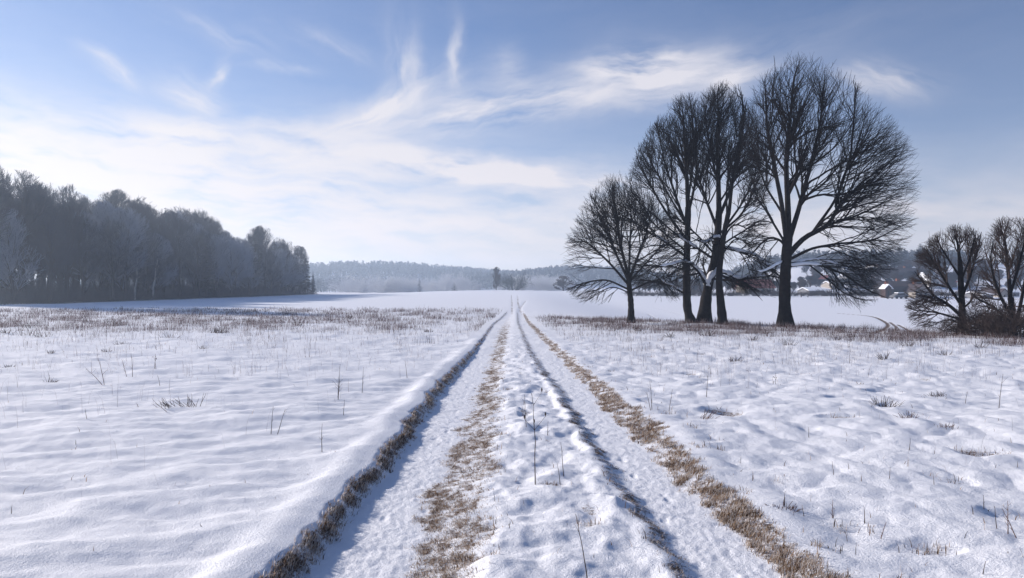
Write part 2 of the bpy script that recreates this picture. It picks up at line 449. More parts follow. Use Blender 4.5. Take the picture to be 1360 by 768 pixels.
# ------------------------------------------------------------------ world, sun, camera
def build_world():
    w = bpy.data.worlds.new('World'); scene.world = w; w.use_nodes = True
    nt = w.node_tree; N = nt.nodes; L = nt.links; N.clear()
    out = N.new('ShaderNodeOutputWorld'); bg = N.new('ShaderNodeBackground')
    L.new(bg.outputs[0], out.inputs['Surface'])
    bg.inputs['Strength'].default_value = .080
    sky = N.new('ShaderNodeTexSky'); sky.sky_type = 'NISHITA'; sky.sun_disc = False
    sky.sun_elevation = R(SUN_EL); sky.sun_rotation = R(SUN_AZ)
    sky.altitude = 200; sky.air_density = 1.0; sky.dust_density = .1; sky.ozone_density = 2.2
    tc = N.new('ShaderNodeTexCoord')
    sep = N.new('ShaderNodeSeparateXYZ'); L.new(tc.outputs['Generated'], sep.inputs[0])
    def m(op, *a, clamp=False):
        n = N.new('ShaderNodeMath'); n.operation = op; n.use_clamp = clamp
        for i, v in enumerate(a):
            if isinstance(v, (int, float)): n.inputs[i].default_value = v
            else: L.new(v, n.inputs[i])
        return n.outputs[0]
    az = m('MULTIPLY', m('ARCTAN2', sep.outputs[0], sep.outputs[1]), 57.2958)      # degrees, north of the sky = 0
    el = m('MULTIPLY', m('ARCSINE', sep.outputs[2]), 57.2958)
    def noise_(vec, scale, detail, rough, dist=0.0):
        n = N.new('ShaderNodeTexNoise'); n.inputs['Scale'].default_value = scale
        n.inputs['Detail'].default_value = detail; n.inputs['Roughness'].default_value = rough
        n.inputs['Distortion'].default_value = dist
        L.new(vec, n.inputs['Vector']); return n.outputs['Fac']
    def vec(x, y, z=0.0):
        c = N.new('ShaderNodeCombineXYZ')
        for i, v in enumerate((x, y, z)):
            if isinstance(v, (int, float)): c.inputs[i].default_value = v
            else: L.new(v, c.inputs[i])
        return c.outputs[0]
    # warp so that no streak has a ruled edge
    base = vec(az, el)
    w1 = noise_(base, .16, 4, .55); w2 = noise_(vec(el, az, 7.3), .2, 4, .55)
    azw = m('ADD', az, m('MULTIPLY', m('SUBTRACT', w1, .5), 4.0))
    elw = m('ADD', el, m('MULTIPLY', m('SUBTRACT', w2, .5), 1.9))
    def deg(px, py):
        return math.degrees(math.atan2(px - CX, F)), math.degrees(math.atan2(HY - py, math.hypot(F, px - CX)))
    #        px   py  half-length  half-width  tilt  strength  fibre-stretch
    streaks = [(120, 222, 360, 40, -2, 1.3, 5), (235, 183, 78, 16, 0, 1.3, 4), (60, 168, 85, 20, -22, .6, 4),
               (180, 275, 480, 66, 0, 1.2, 3), (620, 226, 215, 13, -7, 1.7, 6), (420, 205, 130, 26, 4, .8, 4),
               (500, 152, 95, 15, 27, 1.0, 5), (690, 140, 260, 20, 9, .85, 6), (548, 92, 52, 15, 106, .55, 5),
               (604, 78, 45, 7, 92, .5, 5), (672, 88, 26, 18, 15, .35, 3), (858, 100, 82, 22, 0, 1.7, 3),
               (968, 102, 48, 15, 14, .9, 3), (1165, 108, 62, 14, -14, .8, 4), (372, 90, 36, 5, 0, .6, 4),
               (150, 93, 45, 9, -30, .6, 5), (258, 128, 38, 14, -28, .75, 3), (288, 96, 24, 6, 55, .6, 3),
               (300, 48, 60, 10, -14, .35, 4), (430, 60, 60, 9, -16, .3, 4), (560, 315, 460, 42, 0, .75, 4),
               (320, 250, 170, 4, 0, .45, 6), (655, 264, 60, 6, 3, .4, 4), (700, 292, 90, 8, 2, .35, 5),
               (1290, 278, 170, 22, 4, .55, 4), (1010, 300, 210, 36, 0, .5, 4), (1000, 225, 200, 20, -4, .22, 5),
               (1500, 200, 150, 30, 8, .5, 4), (-220, 130, 200, 50, 5, .6, 4)]
    fibres = {}
    for ft in (-25, -3, 12, 30, 95):
        c, sn = math.cos(R(ft)), math.sin(R(ft))
        a = m('ADD', m('MULTIPLY', azw, c), m('MULTIPLY', elw, sn)); b = m('SUBTRACT', m('MULTIPLY', elw, c), m('MULTIPLY', azw, sn))
        fib = noise_(vec(m('MULTIPLY', a, .2), b, ft * .13), .8, 5, .56, .15)
        fibres[ft] = m('MULTIPLY', m('SUBTRACT', fib, .30), 2.9, clamp=True)
    total = None
    for px, py, hl, hw, tilt, s, fs in streaks:
        a0, e0 = deg(px, py)
        k = 57.2958 / math.hypot(F, px - CX)
        t = R(tilt); c, sn = math.cos(t), math.sin(t)
        kx = F / math.hypot(F, px - CX)
        la, lb = hl * k * kx, hw * k * 1.3
        dx = m('SUBTRACT', azw, a0); dy = m('SUBTRACT', elw, e0)
        a = m('ADD', m('MULTIPLY', dx, c), m('MULTIPLY', dy, sn))
        b = m('SUBTRACT', m('MULTIPLY', dy, c), m('MULTIPLY', dx, sn))
        g = m('ADD', m('POWER', m('MULTIPLY', m('ABSOLUTE', a), 1 / la), 2.0), m('POWER', m('MULTIPLY', m('ABSOLUTE', b), 1 / lb), 2.0))
        g = m('EXPONENT', m('MULTIPLY', g, -1.0))
        fib = fibres[min(fibres, key=lambda q: abs(q - tilt))]
        g = m('MULTIPLY', m('MULTIPLY', g, fib), s * 1.35, clamp=True)
        total = g if total is None else m('SUBTRACT', m('ADD', total, g), m('MULTIPLY', total, g))
    # thin veil over everything, thicker towards the horizon and the sun
    veil = noise_(vec(m('MULTIPLY', azw, .25), elw), .3, 6, .6, .5)
    hz = m('EXPONENT', m('MULTIPLY', m('ABSOLUTE', el), -1 / 6.5))
    sd = m('POWER', m('MULTIPLY', m('ABSOLUTE', m('SUBTRACT', az, SUN_AZ)), 1 / 38.0), 2.0)
    sg = m('EXPONENT', m('MULTIPLY', m('ADD', sd, m('POWER', m('MULTIPLY', m('ABSOLUTE', m('SUBTRACT', el, 8.0)), 1 / 13.0), 2.0)), -1.0))
    v = m('ADD', m('MULTIPLY', hz, .85), m('MULTIPLY', sg, .18))
    v = m('ADD', v, m('MULTIPLY', m('SUBTRACT', veil, .40), .18), clamp=True)
    total = m('SUBTRACT', m('ADD', total, v), m('MULTIPLY', total, v))
    total = m('MULTIPLY', total, .93, clamp=True)
    # clouds near the sun are brighter and warmer
    cc = N.new('ShaderNodeMix'); cc.data_type = 'RGBA'; L.new(sg, cc.inputs[0])
    cc.inputs[6].default_value = (CLOUD_FAR[0], CLOUD_FAR[1], CLOUD_FAR[2], 1)
    cc.inputs[7].default_value = (CLOUD_SUN[0], CLOUD_SUN[1], CLOUD_SUN[2], 1)
    tint = N.new('ShaderNodeMix'); tint.data_type = 'RGBA'; tint.blend_type = 'MULTIPLY'; tint.inputs[0].default_value = 1.0
    L.new(sky.outputs[0], tint.inputs[6]); tint.inputs[7].default_value = SKY_TINT
    low = N.new('ShaderNodeMix'); low.data_type = 'RGBA'; L.new(m('MULTIPLY', hz, .85, clamp=True), low.inputs[0])
    L.new(cc.outputs[2], low.inputs[6]); low.inputs[7].default_value = (*CLOUD_LOW, 1)
    mx = N.new('ShaderNodeMix'); mx.data_type = 'RGBA'
    L.new(total, mx.inputs[0]); L.new(tint.outputs[2], mx.inputs[6]); L.new(low.outputs[2], mx.inputs[7])
    L.new(mx.outputs[2], bg.inputs['Color'])

CLOUD_FAR = (6.2, 6.1, 6.6)
CLOUD_LOW = (9.6, 7.7, 6.1)
CLOUD_SUN = (7.0, 6.6, 6.1)
SKY_TINT = (.58, .66, .86, 1)
build_world()

sun = bpy.data.lights.new('sun', 'SUN'); sun.energy = 4.2; sun.angle = R(1.6); sun.color = (1.0, .91, .83)
so = bpy.data.objects.new('sun', sun); COL.objects.link(so)
sd = Vector((math.sin(R(SUN_AZ)) * math.cos(R(SUN_EL)), math.cos(R(SUN_AZ)) * math.cos(R(SUN_EL)), math.sin(R(SUN_EL))))
so.rotation_euler = sd.to_track_quat('Z', 'Y').to_euler(); so.location = (-40, 20, 60)

cam = bpy.data.cameras.new('camera'); cam.lens = 26; cam.sensor_width = 36; cam.clip_end = 8000; cam.clip_start = .05
co = bpy.data.objects.new('camera', cam); COL.objects.link(co)
co.location = (0, 0, CAM); co.rotation_euler = (R(90) + math.atan(4 / F), 0, 0)
scene.camera = co
vs = scene.view_settings
vs.view_transform = 'Standard'; vs.look = 'None'; vs.exposure = 0.68; vs.gamma = 1; vs.use_curve_mapping = False
cy = scene.cycles
cy.use_denoising = True
cy.max_bounces = 6; cy.diffuse_bounces = 3; cy.volume_bounces = 1; cy.transparent_max_bounces = 8
cy.sample_clamp_indirect = 4

# ------------------------------------------------------------------ ground sheet
def build_ground():
    front = np.radians(np.linspace(-47, 47, 1130))
    rest = np.radians(np.linspace(47, 313, 150))[1:-1]
    th = np.concatenate([front, rest])
    r = np.concatenate([np.geomspace(.4, 2.4, 20)[:-1], np.geomspace(2.4, 16, 430)[:-1], np.geomspace(16, 130, 220)[:-1], np.geomspace(130, 1480, 150)])
    T, Q = np.meshgrid(th, r)
    x = np.sin(T) * Q; y = np.cos(T) * Q
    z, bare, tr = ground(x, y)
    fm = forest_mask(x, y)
    n, k = x.shape
    v = np.stack([x, y, z], -1).reshape(-1, 3)
    v = np.vstack([v, [[0, 0, float(z[0].mean())]]])
    idx = np.arange(n * k).reshape(n, k)
    a = idx[:-1]; b = idx[1:]
    q = np.stack([a, b, np.roll(b, -1, 1), np.roll(a, -1, 1)], -1).reshape(-1, 4)
    c = n * k
    t = np.stack([np.full(k, c), idx[0], np.roll(idx[0], -1)], -1)
    q = q[:, ::-1]; t = t[:, ::-1]
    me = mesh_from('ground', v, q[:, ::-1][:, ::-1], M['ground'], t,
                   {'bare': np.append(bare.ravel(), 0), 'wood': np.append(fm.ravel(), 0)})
    me.flip_normals() if me.polygons[1000].normal.z < 0 else None
    link('snowy_ground', me, kind='structure')
build_ground()

# ------------------------------------------------------------------ the bare trees on the crest
def W(px, py, d, dd=0.0):
    return ((px - CX) / F * d, d + dd, CAM + (HY - py) / F * d)

def make_inside(profile, d, depth=.85):
    p = sorted(profile, key=lambda q: -q[0])
    zz = np.array([CAM + (HY - q[0]) / F * d for q in p])
    xl = np.array([(q[1] - CX) / F * d for q in p]); xr = np.array([(q[2] - CX) / F * d for q in p])
    hmax = (xr - xl).max() / 2
    def inside(P):
        z = P[:, 2]
        l = np.interp(z, zz, xl); r = np.interp(z, zz, xr)
        c = (l + r) / 2; h = (r - l) / 2 + .02
        hy = np.minimum(h, hmax) * depth
        return (z > zz[0]) & (z < zz[-1]) & (((P[:, 0] - c) / h) ** 2 + ((P[:, 1] - d) / hy) ** 2 < 1)
    return inside

def snow_cap(pts, rad, rng):
    """a ridge of snow lying along the top of a limb"""
    p = np.array(pts); k = len(p)
    p[:, 2] += rad * .6 + .012
    r = rad * (.8 + .5 * rng.random(k)) + .022
    r[0] *= .3; r[-1] *= .2
    return tubes(p[None], r[None], 7)

def crest_tree(name, label, group, base_px, profile, trunk, limbs, seed, br=(16, 9, 6), twig_mat='twig', tw=1.0, depth_span=1.0, focus_up=.40, droop=0.0):
    rng = np.random.default_rng(seed)
    bx, d = px_to_plane(*base_px)
    bz = gz(bx, d)
    d0 = d
    off = (base_px[0] - CX) / F * d - bx
    loc = np.array([bx, d, bz])
    top_py = profile[0][0]
    H = (base_px[1] - top_py) / F * d
    crown_w = max(q[2] - q[1] for q in profile) / F * d
    inside = make_inside(profile, d)
    root = thing(name, tuple(loc), label, 'tree', group)
    # trunk
    tp, (r0, r1) = trunk
    P = dense([W(a, b, d) for a, b in tp], 22)
    P[0, 2] -= .25
    t = np.linspace(0, 1, 22)
    rad = r0 + (r1 - r0) * t
    rad = rad * (1 + .75 * np.exp(-t * 13)) * (1 + .05 * rng.normal(0, 1, 22))
    v, q = tubes(P[None], rad[None], 12)
    # a lumpy bark outline
    vv = v.reshape(22, 12, 3); cen = P[:, None, :]
    lump = 1 + .07 * noise(np.arange(12)[None, :] * 1.7 + seed, np.arange(22)[:, None] * .8, seed)
    v = (cen + (vv - cen) * lump[..., None]).reshape(-1, 3)
    tr = link('trunk', mesh_from('trunk', v - loc, q, M['bark']), root)
    allP = []; allR = []
    lens = []
    for li, L in enumerate(limbs):
        pts, ra, rb = L[0], L[1], L[2]
        snow = len(L) > 3 and L[3]
        k = 18
        dz = rng.uniform(-1, 1) * .22 * crown_w * depth_span
        if len(L) > 4: dz = L[4]
        q_ = dense([W(a, b, d) for a, b in pts], k)
        s = np.linspace(0, 1, k)
        q_[:, 1] += (dz[0] + (dz[1] - dz[0]) * s) if isinstance(dz, tuple) else dz * s ** 1.2
        wig = rng.normal(0, 1, (k, 3)); wig[0] = 0
        wig = np.cumsum(wig, 0) * .020 * H / 10; q_ += wig * (s[:, None])
        rr = ra * (1 - s) ** .8 + rb * s
        v, f = tubes(q_[None], rr[None], 8)
        lo = link('limb', mesh_from('limb', v - loc, f, M['bark']), root)
        allP.append(q_); allR.append(rr)
        if snow:
            i0, i1 = int(snow[0] * (k - 1)), int(snow[1] * (k - 1)) + 1
            v, f = snow_cap(q_[i0:i1], rr[i0:i1], rng); link('snow_cover', mesh_from('snow_cover', v - loc, f, M['snow']), lo)
    AP = np.array(allP); AR = np.array(allR)
    focus = np.array([bx + off, d, bz + H * focus_up])
    pull = lambda p: norm(p - focus)
    tw_ = tw * d / 45
    # secondary limbs filling the crown
    def level(P_, R_, per, t0, t1, a0, a1, lmul, lmax, segs, rmul, rmin, jit, kp, up, child_dir=.45, minlen=.25):
        p, dr, r, t, bi = spawn(P_, R_, per, rng, t0, t1, a0, a1)
        dr = norm(dr + child_dir * pull(p))
        ex = exit_len(p, dr, inside, lmax)
        Ln = ex * rng.uniform(lmul[0], lmul[1], len(p)) * (1.08 - .35 * t)
        keep = Ln > minlen
        p, dr, r, Ln = p[keep], dr[keep], r[keep], Ln[keep]
        r0_ = np.minimum(r * rmul, .022 * Ln + rmin)
        return sweep(p, dr, Ln, np.maximum(r0_, rmin), np.full(len(p), rmin), segs, rng, jit, pull, kp, up)
    nl = len(limbs)
    B1, R1 = level(AP, AR, br[0], .22, 1.0, .45, 1.05, (.65, 1.05), crown_w * .5, 10, .55, .010 * tw_, .10, .03, .010 - droop, .3)
    # leader tips go on to the edge of the crown
    tips = AP[:, -1]; td = norm(AP[:, -1] - AP[:, -3])
    B2, R2 = level(B1, R1, br[1], .18, 1.0, .4, .95, (.6, 1.05), crown_w * .26, 7, .6, .0062 * tw_, .11, .04, .008 - droop, .3, .2)
    B3, R3 = level(B2, R2, br[2], .14, 1.0, .3, .8, (.6, 1.1), crown_w * .11, 4, .7, .0042 * tw_, .09, .04, .006 - droop, .3, .15)
    cb = Buf()
    v, q = tubes(B1, R1, 4); cb.add(v, q)
    v, q = tubes(B2, R2, 3); cb.add(v, q)
    v, q = tubes(B3, R3, 3); cb.add(v, q)
    link('crown', cb.mesh('crown', M[twig_mat], True, loc), root)
    return root, (len(B1), len(B2), len(B3))

GT = 'bare trees standing on the crest'
stats = []
stats.append(crest_tree('bare_tree', 'tallest bare tree on the crest, with a straight trunk and broad fan-shaped crown', GT, (1043, 434),
    [(64, 1055, 1072), (76, 1035, 1094), (95, 1006, 1116), (128, 988, 1150), (170, 982, 1190), (210, 980, 1212), (255, 980, 1216), (300, 982, 1210),
     (340, 982, 1195), (370, 985, 1178), (396, 1050, 1168), (410, 1090, 1155)],
    ([(1043, 434), (1042, 400), (1043, 365), (1045, 335), (1047, 308)], (.35, .26)),
    [([(1047, 312), (1047, 270), (1046, 220), (1050, 170), (1056, 115), (1062, 80)], .20, .02, None, .3),
     ([(1045, 320), (1035, 270), (1021, 215), (1008, 160), (1001, 118)], .16, .02),
     ([(1047, 322), (1062, 275), (1078, 220), (1092, 160), (1098, 108)], .17, .02),
     ([(1046, 340), (1068, 316), (1095, 300), (1112, 272), (1140, 240), (1172, 212)], .17, .02, None, -.6),
     ([(1110, 275), (1122, 235), (1142, 190), (1150, 150)], .085, .015, None, .8),
     ([(1080, 308), (1110, 260), (1125, 205), (1128, 150), (1125, 115)], .09, .015, None, -1.5),
     ([(1095, 300), (1130, 290), (1165, 275), (1200, 258)], .08, .015, None, .6),
     ([(1046, 346), (1080, 330), (1120, 324), (1160, 318), (1196, 300)], .09, .015, None, -.8),
     ([(1044, 354), (1075, 352), (1105, 362), (1135, 384), (1162, 398)], .08, .02, (.05, .4), -1.0),
     ([(1075, 352), (1098, 372), (1118, 392), (1150, 402)], .05, .015, None, -.6),
     ([(1050, 350), (1090, 345), (1130, 358), (1172, 366)], .06, .015, (.1, .6), .8),
     ([(1043, 346), (1030, 352), (1012, 358), (992, 352)], .075, .02, (.15, .85), -.8),
     ([(1044, 328), (1035, 318), (1018, 318), (1000, 338), (990, 345)], .08, .02, None, .5),
     ([(1044, 325), (1022, 290), (1005, 265), (998, 240)], .075, .015, None, -.5),
     ([(1040, 285), (1018, 245), (1004, 205), (996, 165)], .075, .015, None, .9)], 11, (20, 6.5, 2.7)))

stats.append(crest_tree('bare_tree', 'bare tree with a low fork plastered white with snow, leaning right', GT, (935, 429),
    [(105, 950, 966), (122, 925, 984), (150, 912, 1002), (220, 896, 1022), (280, 880, 1028), (330, 860, 1026), (365, 850, 1036), (392, 850, 1040)],
    ([(935, 429), (938, 395), (943, 370), (949, 345), (953, 315), (955, 280)], (.36, .21)),
    [([(955, 285), (955, 230), (956, 170), (958, 114)], .19, .02, None, .2),
     ([(953, 330), (978, 312), (1002, 296), (1022, 284)], .07, .02, None, .8),
     ([(955, 270), (980, 230), (998, 200), (1008, 180)], .07, .02, None, -1.0),
     ([(953, 305), (938, 262), (926, 215), (921, 165)], .11, .02, None, .8),
     ([(954, 292), (970, 250), (980, 205), (985, 155), (980, 130)], .12, .02, None, -.7),
     ([(954, 312), (985, 285), (1000, 260), (1012, 238)], .085, .02, None, -.5),
     ([(955, 250), (946, 205), (940, 160), (943, 130)], .08, .015, None, 1.2),
     ([(937, 380), (928, 368), (915, 355), (899, 349), (880, 351), (860, 354)], .13, .04, (.0, .97), (-.25, -3.2)),
     ([(936, 384), (942, 369), (948, 363), (954, 357)], .20, .12, (.0, .98), (-.30, -.22)),
     ([(950, 360), (963, 364), (974, 370), (990, 369), (1012, 367), (1032, 369)], .11, .04, (.0, .85), (-.25, -2.0)),
     ([(953, 328), (977, 334), (996, 343), (1016, 363), (1034, 384)], .10, .03, (.10, .75), (-.2, -2.2)),
     ([(955, 316), (942, 317), (930, 324), (915, 326)], .10, .04, (.0, .95), (-.2, -2.2)),
     ([(949, 345), (930, 333), (910, 322), (882, 302), (852, 277), (830, 264)], .09, .02, (.25, .55), -1.2),
     ([(951, 340), (925, 310), (902, 290), (885, 262)], .07, .015, None, .6)], 12, (21, 7, 3)))

stats.append(crest_tree('bare_tree', 'bare tree with a slim straight trunk just right of the snowy forked tree', GT, (960, 431),
    [(148, 980, 998), (200, 966, 1010), (300, 955, 1016), (350, 952, 1012)],
    ([(960, 431), (957, 400), (955, 372), (957, 345), (962, 310), (968, 280)], (.25, .14)),
    [([(968, 285), (975, 230), (985, 185), (990, 152)], .12, .02, None, .2),
     ([(965, 300), (985, 270), (1000, 240), (1006, 210)], .08, .02, None, -.5),
     ([(962, 315), (975, 300), (995, 305), (1010, 310)], .06, .02, None, .5),
     ([(966, 290), (964, 250), (970, 215), (974, 190)], .07, .02, None, -.8),
     ([(958, 340), (975, 320), (990, 318), (1004, 328)], .05, .015, None, .7)], 13, (17, 6.5, 2.6)))

stats.append(crest_tree('bare_tree', 'bare tree with a curved trunk foot left of the snowy forked tree', GT, (914, 429),
    [(122, 896, 926), (150, 874, 940), (185, 850, 945), (215, 836, 945), (250, 822, 945), (300, 800, 945), (345, 802, 940), (385, 830, 930)],
    ([(918, 429), (913, 410), (912, 385), (912, 350), (913, 320), (914, 275)], (.29, .19)),
    [([(914, 280), (912, 225), (908, 175), (905, 136)], .16, .02, None, .2),
     ([(914, 300), (890, 265), (866, 225), (852, 200)], .07, .02, None, -1.4),
     ([(914, 305), (897, 262), (882, 215), (872, 170)], .11, .02, None, -.6),
     ([(914, 322), (886, 282), (860, 240), (844, 208)], .10, .02, None, .7),
     ([(913, 342), (882, 322), (852, 306), (822, 290)], .09, .02, (.3, .55), -.6),
     ([(914, 285), (925, 240), (930, 195), (930, 150)], .10, .02, None, 1.0),
     ([(914, 265), (920, 215), (918, 170), (914, 140)], .08, .015, None, -1.2),
     ([(913, 335), (870, 300), (845, 270), (832, 245)], .06, .015, None, -1.2),
     ([(912, 392), (892, 381), (872, 372), (856, 362)], .07, .02, (.2, .7), -.6),
     ([(912, 360), (885, 352), (850, 350), (826, 340)], .06, .02, None, .8)], 14, (22, 7, 3)))

stats.append(crest_tree('bare_tree', 'smallest bare tree on the crest, with a short trunk and low spreading crown', GT, (838, 429),
    [(226, 808, 826), (250, 783, 860), (280, 763, 892), (310, 750, 905), (340, 743, 915), (372, 742, 915), (392, 750, 908), (404, 772, 900)],
    ([(838, 429), (838, 405), (836, 385), (834, 362)], (.22, .14)),
    [([(834, 366), (826, 330), (820, 290), (815, 245)], .12, .015, None, .2),
     ([(836, 372), (848, 335), (858, 300), (862, 268)], .10, .015, None, -.5),
     ([(837, 381), (810, 350), (785, 325), (765, 312)], .09, .015, None, .6),
     ([(836, 376), (812, 325), (797, 290), (788, 262)], .09, .015, None, -.6),
     ([(838, 386), (806, 373), (776, 376), (752, 384)], .07, .015, None, -.5),
     ([(838, 386), (865, 374), (883, 378), (893, 392)], .06, .015, None, -.3),
     ([(836, 374), (866, 342), (885, 322), (893, 302)], .07, .015, None, .8),
     ([(838, 390), (815, 382), (795, 390), (778, 402)], .045, .012, None, .5),
     ([(835, 370), (838, 320), (840, 285), (838, 255)], .08, .015, None, 1.0)], 15, (18, 6, 2.6)))

GR = 'small bare trees by the right edge'
stats.append(crest_tree('small_tree', 'small bare tree with one dark trunk and low spreading boughs, in front of the village', GR, (1277, 444),
    [(296, 1262, 1284), (310, 1240, 1302), (340, 1214, 1312), (380, 1203, 1314), (410, 1205, 1310), (430, 1210, 1302), (438, 1214, 1296)],
    ([(1277, 444), (1278, 420), (1277, 395), (1276, 370), (1275, 345)], (.17, .10)),
    [([(1275, 350), (1273, 325), (1270, 302)], .08, .012, None, .1),
     ([(1277, 420), (1258, 405), (1237, 393), (1220, 375), (1207, 360)], .09, .012, None, -.4),
     ([(1277, 406), (1258, 375), (1245, 350), (1234, 328)], .07, .012, None, .4),
     ([(1277, 396), (1290, 365), (1300, 335), (1305, 308)], .07, .012, None, .2),
     ([(1276, 375), (1285, 345), (1288, 320), (1288, 305)], .05, .01, None, -.4),
     ([(1276, 370), (1262, 345), (1253, 325), (1250, 312)], .05, .01, None, .5),
     ([(1276, 431), (1258, 425), (1235, 434)], .05, .01, None, -.2),
     ([(1277, 425), (1245, 415), (1222, 412), (1208, 405)], .05, .01, None, .5),
     ([(1278, 410), (1292, 400), (1303, 385), (1310, 365)], .05, .01, None, .6)], 16, (18, 7, 3), 'hedge_twig', 1.05))
stats.append(crest_tree('small_tree', 'many-stemmed bare tree cut off by the right edge of the picture', GR, (1346, 447),
    [(286, 1325, 1356), (310, 1308, 1388), (350, 1300, 1400), (400, 1292, 1402), (438, 1292, 1400)],
    ([(1346, 447), (1345, 430), (1344, 412), (1342, 395)], (.15, .11)),
    [([(1342, 398), (1340, 360), (1338, 320), (1332, 294)], .09, .012, None, .1),
     ([(1345, 422), (1325, 390), (1312, 352), (1314, 322)], .08, .012, None, -.3),
     ([(1347, 440), (1358, 400), (1370, 350), (1376, 305)], .09, .012, None, .3),
     ([(1345, 432), (1322, 408), (1304, 396), (1296, 385)], .06, .012, None, .5),
     ([(1342, 390), (1352, 350), (1356, 315), (1352, 295)], .06, .012, None, -.5),
     ([(1347, 436), (1370, 415), (1385, 395), (1395, 380)], .06, .012, None, -.3)], 17, (22, 8, 3), 'hedge_twig', 1.0))
print('crest trees', stats)

# thorn bushes around the foot of the right-hand trees
def bush_mesh(rng, w, h, stems, mat, tw=.010, dome=1.0):
    st = np.zeros((stems, 3)); a = rng.uniform(0, 2 * np.pi, stems); rr = rng.uniform(0, .25, stems) * w
    st[:, 0] = np.cos(a) * rr; st[:, 1] = np.sin(a) * rr; st[:, 2] = -.05
    dr = np.stack([np.cos(a) * .8, np.sin(a) * .8, rng.uniform(.5, 1.6, stems)], -1)
    P, Rr = sweep(st, dr, rng.uniform(.6, 1.05, stems) * h, np.full(stems, .02 * h / 2 + .006), np.full(stems, tw), 7, rng, .16, None, 0, .0)
    p, d, r, t, _ = spawn(P, Rr, 8, rng, .2, 1, .4, 1.1)
    P2, R2 = sweep(p, d, rng.uniform(.2, .5, len(p)) * h, np.minimum(r * .7, .012), np.full(len(p), tw * .8), 4, rng, .18, None, 0, .01)
    p, d, r, t, _ = spawn(P2, R2, 5, rng, .2, 1, .4, 1.0)
    P3, R3 = sweep(p, d, rng.uniform(.1, .28, len(p)) * h, np.minimum(r * .7, .009), np.full(len(p), tw * .6), 3, rng, .18, None, 0, .01)
    b = Buf()
    for A, B, m_ in ((P, Rr, 4), (P2, R2, 3), (P3, R3, 3)):
        v, q = tubes(A, B, m_); b.add(v, q)
    return b.mesh('twigs', mat)
BUSH = [bush_mesh(np.random.default_rng(100 + i), 2.2, h, 22, M['hedge_twig'], .008) for i, h in enumerate((1.5, 1.2, 1.7))]
for i, (px, py, s, lab) in enumerate([
        (1303, 446, 1.0, 'low brown bush right of the small single-trunk tree'),
        (1322, 446, 1.25, 'tangled brown bush left of the many-stemmed tree'),
        (1338, 449, .70, 'low bush in front of the many-stemmed tree'),
        (1358, 448, 1.3, 'dense brown bush at the right edge below the many-stemmed tree'),
        (1330, 444, 1.5, 'tallest brown bush behind the many-stemmed tree'),
        (1290, 445, .65, 'smallest brown bush at the foot of the small single-trunk tree')]):
    x, d = px_to_plane(px, py)
    o = link('bush', BUSH[i % 3], None, (x, d + .3, gz(x, d + .3)), lab, 'bush', 'thorn bushes by the right edge')
    o.scale = (s, s, s); o.rotation_euler.z = i * 1.9

# ------------------------------------------------------------------ the wood on the left
def proto_tree(seed, h, w, clear, twig, bark, n=(13, 7, 5, 5), tw=.016, kp=.05, up=.03, lean=0.0):
    """bare broadleaf tree, origin at the foot -> (trunk mesh, crown mesh)"""
    rng = np.random.default_rng(seed)
    k = 16
    t = np.linspace(0, 1, k)
    P = np.zeros((k, 3)); P[:, 2] = t * h * .93 - .3 * (1 - t)
    P[:, :2] = np.cumsum(rng.normal(0, 1, (k, 2)), 0) * .012 * h * t[:, None]
    P[:, 0] += lean * t ** 1.5
    r0 = h * .014 + .02
    rad = r0 * (1 - t) ** .8 + .02; rad *= 1 + .5 * np.exp(-t * 16)
    P = P[None]; rad = rad[None]
    zc = h * (clear + (1 - clear) * .42); bot = h * clear * .75
    def inside(p):
        z = p[:, 2]
        rz = np.where(z > zc, h - zc, zc - bot)
        return (p[:, 0] - lean * .6) ** 2 / (w / 2) ** 2 + p[:, 1] ** 2 / (w / 2) ** 2 + ((z - zc) / rz) ** 2 < 1 + .25 * noise(p[:, 0] * .6 + seed, z * .5 + p[:, 1] * .4, seed)
    foc = np.array([0, 0, h * clear * .6])
    pull = lambda p: norm(p - foc)
    def level(P_, R_, per, t0, t1, a0, a1, lm, segs, rmul, rmin, jit):
        p, d, r, tt, _ = spawn(P_, R_, per, rng, t0, t1, a0, a1)
        d = norm(d + .3 * pull(p)); L = exit_len(p, d, inside, lm, 8) * rng.uniform(.6, 1.0, len(p))
        kk = L > .15
        p, d, r, L = p[kk], d[kk], r[kk], L[kk]
        return sweep(p, d, L, np.maximum(r * rmul, rmin), np.full(len(p), rmin), segs, rng, jit, pull, kp, up)
    L1 = level(P, rad, n[0], clear, .98, .5, 1.1, w * .7, 7, .5, tw * 1.5, .10)
    L2 = level(*L1, n[1], .1, 1, .4, .9, w * .35, 5, .55, tw * 1.1, .10)
    L3 = level(*L2, n[2], .1, 1, .4, .9, w * .2, 4, .6, tw * .9, .09)
    L4 = level(*L3, n[3], .1, 1, .3, .9, w * .1, 2, .8, tw * .7, .06)
    tb = Buf(); v, q = tubes(P, rad, 8); tb.add(v, q); v, q = tubes(*L1, 5); tb.add(v, q)
    cb = Buf()
    for A, m_ in ((L2, 4), (L3, 3), (L4, 3)):
        v, q = tubes(*A, m_); cb.add(v, q)
    return tb.mesh('trunk', bark), cb.mesh('crown', twig)

